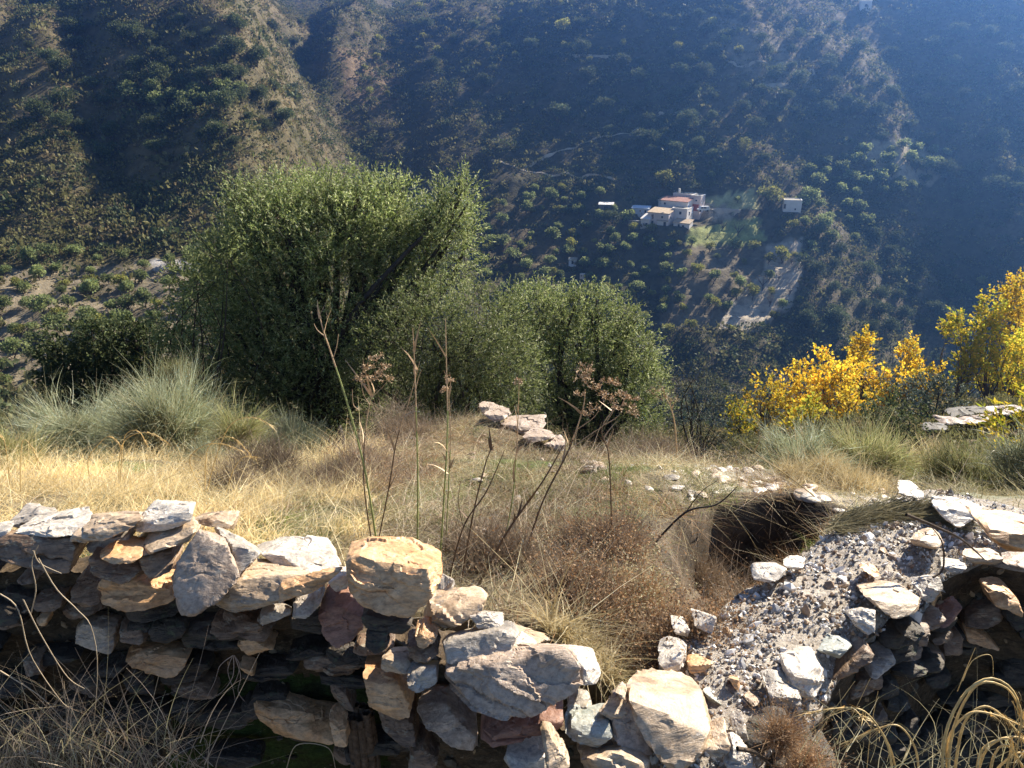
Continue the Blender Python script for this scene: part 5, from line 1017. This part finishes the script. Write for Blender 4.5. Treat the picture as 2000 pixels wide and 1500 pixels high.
grass('edge_grass', 'dull long grass on the lip of the terrace', 'dull', 12000, lambda x, y: (y > TE(x)-1.0) & (nz(x, y, 5, .5) > -.1), .06, .22, .006, .5, .6, 36, 3, (-6, 6, 4, 9.5))
# ---------------------------------------------------------------- dead bushes in and by the pit
def tangle(name, label, px, py, w, h, n, mt, seeds=0, cat='dead bush', dy=0, lo=.06, hi=.2):
    x, y = plane_pt(px, py); y += dy; z = float(G(x, y)); org = np.array([x, y, z]); q = unit(rng.normal(size=(n, 3)))*rng.random((n, 1))**.4; q[:, 2] = np.abs(q[:, 2]); cl = rng.integers(0, 11, n); cc = rng.uniform(-1, 1, (11, 3))*np.array([w*.42, w*.34, 0]); cr_ = rng.uniform(.35, 1.15, 11)[cl][:, None]; p = cc[cl]+q*np.array([w*.22, w*.2, h*.95])*cr_
    mb = MB(); D = unit(q*.6+rng.normal(size=(n, 3))*.55+[0, 0, .5]); L_ = rng.uniform(lo, hi, n)
    V, Fq, C_ = ribbons(p*.85, D, rng.normal(size=(n, 3))*.35, L_, .0035*rng.uniform(.6, 1.5, n), 3); mb.add(V, Fq, 0)
    if seeds: 
        e = C_[:, -1][rng.integers(0, n, seeds)]; e = e+rng.normal(size=e.shape)*.012; V, Fq = leaves(e, rdir(len(e)), rng.uniform(.008, .018, len(e)), rng.uniform(.006, .012, len(e))); mb.add(V, Fq, 1)
    tag(link(name, mb.mesh(name, [FM[mt], FM['rust'] if mt != 'rust' else FM['dull']]), org), label, cat)
for a in [('dead_bush', 'grey-brown dead bush with seed heads left of the pit', 1110, 1150, .42, .12, 4500, 'twig', 5000), ('dead_bush', 'rusty dead bush behind the straw clump', 1245, 1140, .36, .14, 3800, 'rust', 5000),
          ('dead_bush', 'brown seed-headed bush in front of the pit', 1320, 1200, .36, .16, 5500, 'twig', 9000), 
          ('dead_bush', 'brown brush growing up inside the pit, left part', 1455, 1085, .34, .42, 4200, 'twig', 1500), ('dead_bush', 'dark tangle inside the pit, right part', 1545, 1060, .34, .5, 3600, 'rust', 0),
          ('dead_bush', 'dark spiky dead shrub hanging at the pit left rim', 1385, 1015, .32, .22, 3500, 'twig', 0), ('dead_bush', 'purplish dead bush against the terrace slope', 1180, 1070, .6, .09, 5500, 'twig', 4000),
          ('dead_bush', 'dry brush tangle behind the ochre boulder', 960, 1100, .5, .14, 5000, 'twig', 1000), ('dead_bush', 'brown brush under the fennel stalks', 720, 940, 1.2, .2, 5000, 'twig', 2000),
          ('dead_bush', 'pale dead brush in front of the dark olive shade', 560, 950, 1.4, .26, 7000, 'twig', 0), ('dead_bush', 'brown brush at the foot of the big olive', 840, 875, 1.6, .16, 4500, 'twig', 0),
          ('dead_bush', 'brown bush on the lip below the rounded green tree', 1230, 880, 2.0, .3, 6500, 'twig', 0), ('dead_bush', 'pale dry bush on the lip under the dark half-bare bush', 1410, 895, 1.5, .26, 5500, 'twig', 0),
          ('dead_bush', 'dry straw-coloured tuft on the lip right of the pit', 1610, 960, .9, .12, 4500, 'dry', 0), ('dead_bush', 'olive-brown seed bush at the dark left end of the gravel', 1365, 1215, .35, .24, 3500, 'twig', 6000)]:
    tangle(*a, lo=.06 if a[4] < 1 else .1, hi=.2 if a[4] < 1 else .26)
# ---------------------------------------------------------------- fennel stalks
def umbel(mb, c, r, seed):
    rs = np.random.default_rng(seed); c = np.asarray(c)
    for i in range(8):
        d = unit(rs.normal(size=3)*np.array([1, 1, .4])+[0, 0, .75]); V, Fq = tube([c, c+d*r], .0012, .0009, 3); mb.add(V, Fq, 0)
        n = 10; e = c+d*r+rs.normal(size=(n, 3))*r*.16; V, Fq = leaves(e, unit(rs.normal(size=(n, 3))), np.full(n, .009), np.full(n, .006)); mb.add(V, Fq, 1)
def stalk(name, label, y, pts, r, br=(), um=(), m1=M_stem, m2=M_stemO, sheaths=5, cat='dry stalk', group=None):
    W_ = np.array([P(a, b, y+.02*i) for i, (a, b) in enumerate(pts)]); g = float(G(W_[0][0], W_[0][1])); W_[0][2] = min(W_[0][2], g) if abs(g-W_[0][2]) < .6 else W_[0][2]
    org = W_[0]; t = bpy.data.objects.new(name, None); SC.collection.objects.link(t); t.location = org; tag(t, label, cat, group)
    c = curve_pts(W_-org, 26); h = int(26*.55); mb = MB(); r = r*.8; V, Fq = tube(c[:h+1], r, r*.7, 6); mb.add(V, Fq, 0); V, Fq = tube(c[h:], r*.7, r*.3, 6); mb.add(V, Fq, 1)
    for k in range(sheaths):
        i = int(rng.integers(5, 24)); V, Fq, _ = ribbons(c[i][None], unit(rng.normal(size=(1, 3))*.35+[0, 0, 1]), rng.normal(size=(1, 3))*.2, [.10*rng.uniform(.6, 1.6)], [.014], 3); mb.add(V, Fq, 1)
    for b in br: q = curve_pts([P(a, d, y+.03)-org for a, d in b], 8); V, Fq = tube(q, r*.45, r*.2, 5); mb.add(V, Fq, 1)
    link('stem', mb.mesh('stem', [m1, m2], True), (0, 0, 0), t)
    for j, (a, b, rr) in enumerate(um):
        u = MB(); q = P(a, b, y+.03+.02*(j % 3))-org; umbel(u, q, rr, j+int(a)); link('umbel', u.mesh('umbel', [M_stemO, M_stemO]), (0, 0, 0), t)
stalk('fennel_stalk', 'tall leaning fennel stalk with forked orange tip, leftmost', 3.1, [(738, 1045), (715, 930), (682, 800), (650, 700), (630, 640), (622, 605)], .007, [[(650, 700), (657, 680), (661, 652)], [(632, 655), (620, 645), (613, 632)], [(700, 800), (690, 790), (688, 760)]])
stalk('fennel_stalk', 'straight thin green fennel stalk with brown sheaths', 3.2, [(812, 1055), (816, 940), (813, 820), (810, 720), (806, 640)], .006, [[(812, 760), (818, 735), (824, 722)]])
stalk('fennel_stalk', 'tallest straight green stalk in the centre of the group', 3.1, [(856, 1085), (868, 960), (874, 830), (872, 720), (870, 622)], .006)
stalk('fennel_stalk', 'greenish stalk close behind the tallest one', 3.3, [(868, 1070), (876, 950), (880, 850), (876, 760)], .005, um=[(874, 745, .03), (868, 765, .025)])
stalk('fennel_stalk', 'brown curving stalk with a loose head of umbels, left', 3.2, [(730, 1060), (712, 960), (712, 860), (722, 790), (735, 760)], .005, [[(722, 790), (710, 770), (705, 745)], [(728, 775), (748, 755), (756, 745)]], [(735, 705, .035), (720, 722, .03), (752, 722, .03), (703, 742, .028), (758, 742, .03), (745, 735, .03), (722, 745, .026)], M_stemD)
stalk('fennel_stalk', 'brown stalk bent to the right between the green ones', 3.2, [(728, 1075), (760, 950), (775, 860), (800, 780), (820, 705)], .005, [], (), M_stemD)
stalk('fennel_stalk', 'dark straight stalk slanting right behind the ochre boulder', 2.9, [(900, 1100), (925, 1000), (950, 900), (965, 870)], .006, [], (), M_stemD, M_stemD, 2)
stalk('fennel_stalk', 'slender stalk with brown tip right of centre', 3.2, [(975, 1090), (1000, 980), (1010, 860), (1014, 740)], .005, um=[(1013, 748, .02)])
stalk('fennel_stalk', 'thick dark leaning stalk crossing to the right', 2.8, [(930, 1130), (990, 1040), (1060, 940), (1100, 870)], .008, [], (), M_stemD, M_stemD, 3)
stalk('fennel_stalk', 'dark forked stalk low behind the ochre boulder', 2.8, [(870, 1110), (905, 1030), (950, 960), (985, 880)], .006, [[(905, 1030), (895, 980), (900, 940)]], (), M_stemD, M_stemD, 2)
stalk('fennel_stalk', 'big branched fennel with a crowded brown head right of centre', 3.2, [(1020, 1075), (1060, 980), (1110, 880), (1138, 800), (1143, 760)], .007, [[(1110, 880), (1150, 850), (1180, 830), (1200, 800)], [(1125, 840), (1160, 815), (1175, 790)], [(1180, 830), (1205, 815), (1215, 800)]],
      [(1143, 722, .035), (1135, 738, .035), (1152, 735, .035), (1145, 750, .03), (1185, 748, .025), (1200, 752, .028), (1210, 775, .03), (1180, 775, .028), (1165, 760, .025), (1205, 800, .03), (1160, 800, .03), (1135, 775, .03), (1150, 812, .028), (1190, 782, .03)], M_stemD)
stalk('fennel_stalk', 'lower branched fennel right of the crowded head', 3.4, [(1200, 1000), (1190, 900), (1175, 840), (1200, 800), (1225, 790)], .005, [], [(1228, 795, .03), (1238, 780, .025), (1222, 780, .025), (1235, 810, .03)], M_stemD)
stalk('fennel_stalk', 'brown stalk with drooping seed heads against the rounded tree', 6.5, [(1325, 882), (1318, 830), (1308, 790), (1295, 772)], .010, [], [(1285, 765, .07), (1275, 770, .06), (1310, 782, .07), (1292, 780, .06)], M_stemO)
stalk('fennel_stalk', 'long thin dry stem lying from the terrace lip to the pit', 4.6, [(1610, 985), (1540, 930), (1480, 890), (1440, 858)], .006, [], (), M_straw, M_straw, 1)
stalk('dead_branch', 'bare dark branch hanging over the left side of the pit', 3.6, [(1280, 1015), (1340, 1000), (1400, 985), (1440, 950)], .009, [[(1340, 1000), (1370, 960), (1400, 940)]], (), M_barkD, M_barkD, 0, 'branch')
stalk('dead_branch', 'pale crooked branch lying across the right end of the gravel', 2.75, [(1770, 1005), (1830, 1030), (1880, 1055), (1930, 1100)], .010, [], (), M_bark, M_bark, 0, 'branch')
stalk('dead_branch', 'short hooked twig on the gravel by the flat greyish stone', 2.5, [(1822, 1128), (1842, 1110), (1840, 1060), (1820, 1030)], .006, [], (), M_bark, M_bark, 0, 'branch')
stalk('dead_branch', 'twisted root at the bottom edge under the huge slab', 1.66, [(1440, 1462), (1475, 1470), (1500, 1490), (1525, 1520)], .009, [], (), M_bark, M_bark, 0, 'branch')
# golden arching grasses
def arcs(name, label, y, arcs_, r, m, cat='dry grass', heads=True):
    org = P(arcs_[0][0][0], arcs_[0][0][1], y); t = bpy.data.objects.new(name, None); SC.collection.objects.link(t); t.location = org; tag(t, label, cat)
    for k, a in enumerate(arcs_):
        mb = MB(); c = curve_pts([P(p[0], p[1], y+.012*k)-org for p in a], 20); V, Fq = tube(c, r, r*.45, 5); mb.add(V, Fq, 0)
        if heads:
            n = 26; i = rng.integers(13, 20, n); e = c[i]+rng.normal(size=(n, 3))*r; V, Fq, _ = ribbons(e, unit(np.gradient(c, axis=0)[i]+rng.normal(size=(n, 3))*.004), np.tile([0, 0, -.5], (n, 1)), rng.uniform(.02, .05, n), .003, 2); mb.add(V, Fq, 0)
        link('stem', mb.mesh('stem', [m], True), (0, 0, 0), t)
arcs('arching_grass', 'tall golden grass stem arching right, left of the broom clump', 4.6, [[(232, 960), (235, 880), (255, 852), (290, 845), (325, 862)], [(236, 960), (237, 900), (245, 850), (270, 842), (288, 870)]], .0035, M_straw)
arcs('arching_grass', 'golden grass stems drooping right over the broom', 4.4, [[(400, 960), (405, 880), (430, 855), (460, 858), (487, 885)], [(405, 960), (420, 900), (450, 830), (495, 815), (532, 832)], [(395, 960), (370, 900), (400, 870), (440, 868), (470, 880)], [(440, 970), (455, 920), (475, 893), (500, 893)]], .0035, M_straw)
arcs('arching_grass', 'two drooping golden stems at the far left', 4.4, [[(40, 960), (40, 900), (45, 860), (60, 870), (75, 900)], [(20, 960), (15, 900), (8, 860), (0, 850)], [(180, 960), (172, 900), (195, 865), (215, 852), (235, 870)]], .0035, M_straw)
arcs('arching_grass', 'thick bright golden grass looping over at the bottom right corner', 1.45, [[(1840, 1530), (1845, 1440), (1880, 1360), (1930, 1325), (1975, 1345), (1995, 1400), (1985, 1470)], [(1850, 1540), (1860, 1430), (1905, 1340), (1960, 1340), (1990, 1380), (2010, 1440)], [(1855, 1540), (1850, 1450), (1890, 1395), (1940, 1395), (2000, 1420)],
      [(1905, 1540), (1915, 1470), (1950, 1445), (1975, 1450), (1960, 1530)], [(1930, 1540), (1940, 1480), (1965, 1455), (2000, 1500)], [(1900, 1540), (1930, 1460), (1990, 1440), (2030, 1480)], [(1860, 1540), (1880, 1420), (1920, 1380), (1960, 1400), (2005, 1450)], [(1920, 1550), (1950, 1500), (1990, 1470), (2020, 1490)]], .0042, M_straw)
arcs('arching_grass', 'two golden stems arching left over the dark wall foot', 1.5, [[(1745, 1540), (1735, 1460), (1700, 1400), (1660, 1382), (1580, 1392)], [(1795, 1540), (1790, 1470), (1765, 1425), (1730, 1418), (1640, 1455)], [(1755, 1540), (1742, 1470), (1715, 1420), (1680, 1395)]], .0032, M_straw)
arcs('dry_stems', 'thin grey stems slanting up from the dark wall foot at the right', 1.6, [[(1540, 1540), (1600, 1430), (1670, 1330)], [(1560, 1540), (1640, 1440), (1700, 1325)], [(1690, 1540), (1700, 1430), (1715, 1350)], [(1570, 1440), (1620, 1400), (1680, 1380)], [(1880, 1330), (1900, 1290), (1935, 1280), (1940, 1320)], [(1870, 1350), (1890, 1300), (1905, 1265)]], .0014, M_straw, heads=False)
arcs('dry_stems', 'curling pale rootlets hanging on the dark wall face', 1.88, [[(455, 1280), (430, 1300), (420, 1330), (405, 1360)], [(456, 1280), (455, 1320), (435, 1350), (410, 1365)], [(458, 1280), (470, 1320), (465, 1350), (478, 1370)], [(454, 1282), (445, 1310), (455, 1345), (460, 1370)], [(460, 1284), (468, 1300), (460, 1330), (440, 1352)]], .0016, plain('root', (.35, .27, .22), .7, 20, .2), heads=False)
arcs('dry_stems', 'long grey-brown stems curving down in front of the left wall', 1.65, [[(75, 1090), (110, 1150), (150, 1190), (180, 1230), (190, 1330), (170, 1540)], [(0, 1160), (35, 1190), (60, 1280), (120, 1370), (140, 1380)], [(45, 1170), (80, 1240), (130, 1320), (165, 1345)], [(65, 1075), (78, 1100), (120, 1120)], [(60, 1200), (70, 1150), (62, 1100), (75, 1065)], [(110, 1540), (130, 1440), (125, 1330)], [(0, 1310), (90, 1370), (160, 1460), (180, 1540)], [(0, 1440), (150, 1460), (300, 1475), (400, 1500)], [(40, 1540), (60, 1420), (30, 1300)], [(560, 1500), (580, 1455), (640, 1460), (655, 1500)], [(250, 1540), (290, 1400), (310, 1320)]], .0019, plain('grey_straw', (.42, .33, .22), .6, 20, .25), heads=False)
# fine dead grass in the bottom left corner, and at the right wall foot
def fore(name, label, mt, n, x0, x1, lo, hi, seed, dens=1, y=1.7, w=.0026):
    rs = np.random.default_rng(seed); px = x0+(x1-x0)*rs.random(n)**1.5; P0 = np.array([P(a, b, y+rs.uniform(-.12, .12)) for a, b in zip(px, rs.uniform(1450, 1680, n))])
    D = unit(np.stack([rs.normal(size=n)*.45, rs.normal(size=n)*.15, np.ones(n)], 1)); V, Fq, _ = ribbons(P0, D, np.stack([rs.normal(size=n)*.4, rs.normal(size=n)*.1, -np.abs(rs.normal(size=n))*.35], 1), rs.uniform(lo, hi, n), w*rs.uniform(.5, 1.4, n), 6, face=(0, 1, 0)); tag(link(name, mesh_np(name, V, Fq, FM[mt])), label, None, None, 'stuff')
fore('dead_grass', 'tangle of dead grass in front of the left wall', 'twig', 800, -60, 420, .12, .5, 51)
fore('dead_straw', 'dull straw in front of the left wall', 'dull', 420, -60, 360, .12, .42, 52)
fore('shaded_grass', 'dry stems at the foot of the shaded right wall', 'dull', 260, 2060, 1560, .1, .3, 53, y=1.55)
# reddish seed bushes on the right wall foot
for lb, px, py in (('small reddish-brown seed bush under the dazzling white block', 1520, 1440), ('reddish dry bush at the bottom right of the gravel spill', 1570, 1500)):
    c = P(px, py, 1.72); n = 900; D = unit(rng.normal(size=(n, 3))+[.5, 0, .6]); mb = MB(); V, Fq, C_ = ribbons(rng.normal(size=(n, 3))*.015, D, rng.normal(size=(n, 3))*.3, rng.uniform(.03, .12, n), .002, 3); mb.add(V, Fq)
    e = C_[:, -1]; V, Fq = leaves(e, rdir(n), np.full(n, .007), np.full(n, .005)); mb.add(V, Fq); tag(link('seed_bush', mb.mesh('seed_bush', [FM['rust']]), c), lb, 'dead bush')
# straw mat at the far end of the gravel wall
n = 2600; t_ = rng.random(n); u_ = rng.random(n); q = np.array([zpt(a, b, -2.03) for a, b in zip(1620+240*t_+rng.normal(size=n)*8, 1030-30*np.sin(t_*2.6)+rng.uniform(-16, 14, n)+40*np.maximum(t_-.7, 0))])
V, Fq, _ = ribbons(q+[0, 0, .01], unit(np.stack([np.ones(n), rng.normal(size=n)*.5-.2, rng.normal(size=n)*.3+.08], 1)), rng.normal(size=(n, 3))*.35, rng.uniform(.04, .16, n), .0055, 3); tag(link('straw_mat', mesh_np('straw_mat', V, Fq, FM['dull'])), 'brown dead stems matted over the far end of the gravel', None, None, 'stuff')
# weathered post in the broken wall end
mb = MB(); c0 = P(702, 1390, 1.88); 
for k in range(9): a = k/9*6.28; V, Fq = tube(curve_pts([(math.cos(a)*.032, math.sin(a)*.02, 0), (math.cos(a)*.034+.003, math.sin(a)*.022, -.15), (math.cos(a)*.04, math.sin(a)*.026, -.45)], 8)+np.array([0, 0, rng.uniform(-.02, .02)]), .015, .016, 6); mb.add(V, Fq)
tag(link('wooden_post', mb.mesh('wooden_post', [plain('weathered_wood', (.12, .085, .06), .9, 60, .5, .1, .8)], True), c0), 'dark splintered upright post end in the broken wall', 'post')
HAZE_D, HAZE_G = .00058, .80
# ================================================================ HAZE
M_haze, _nt, _b = mat('haze'); _nt.nodes.remove(_b)
_v = _nt.nodes.new('ShaderNodeVolumePrincipled'); _v.inputs['Color'].default_value = (.17, .40, 1, 1); _v.inputs['Density'].default_value = HAZE_D
_v.inputs['Anisotropy'].default_value = HAZE_G
_nt.links.new(_v.outputs[0], _nt.nodes['Material Output'].inputs['Volume'])
V_, F_ = box((0, 300, -2), (1260, 720, 196)); 
hz = link('haze', mesh_np('haze', V_, F_, M_haze)); tag(hz, 'thin blue haze filling the valley', None, None, 'stuff')
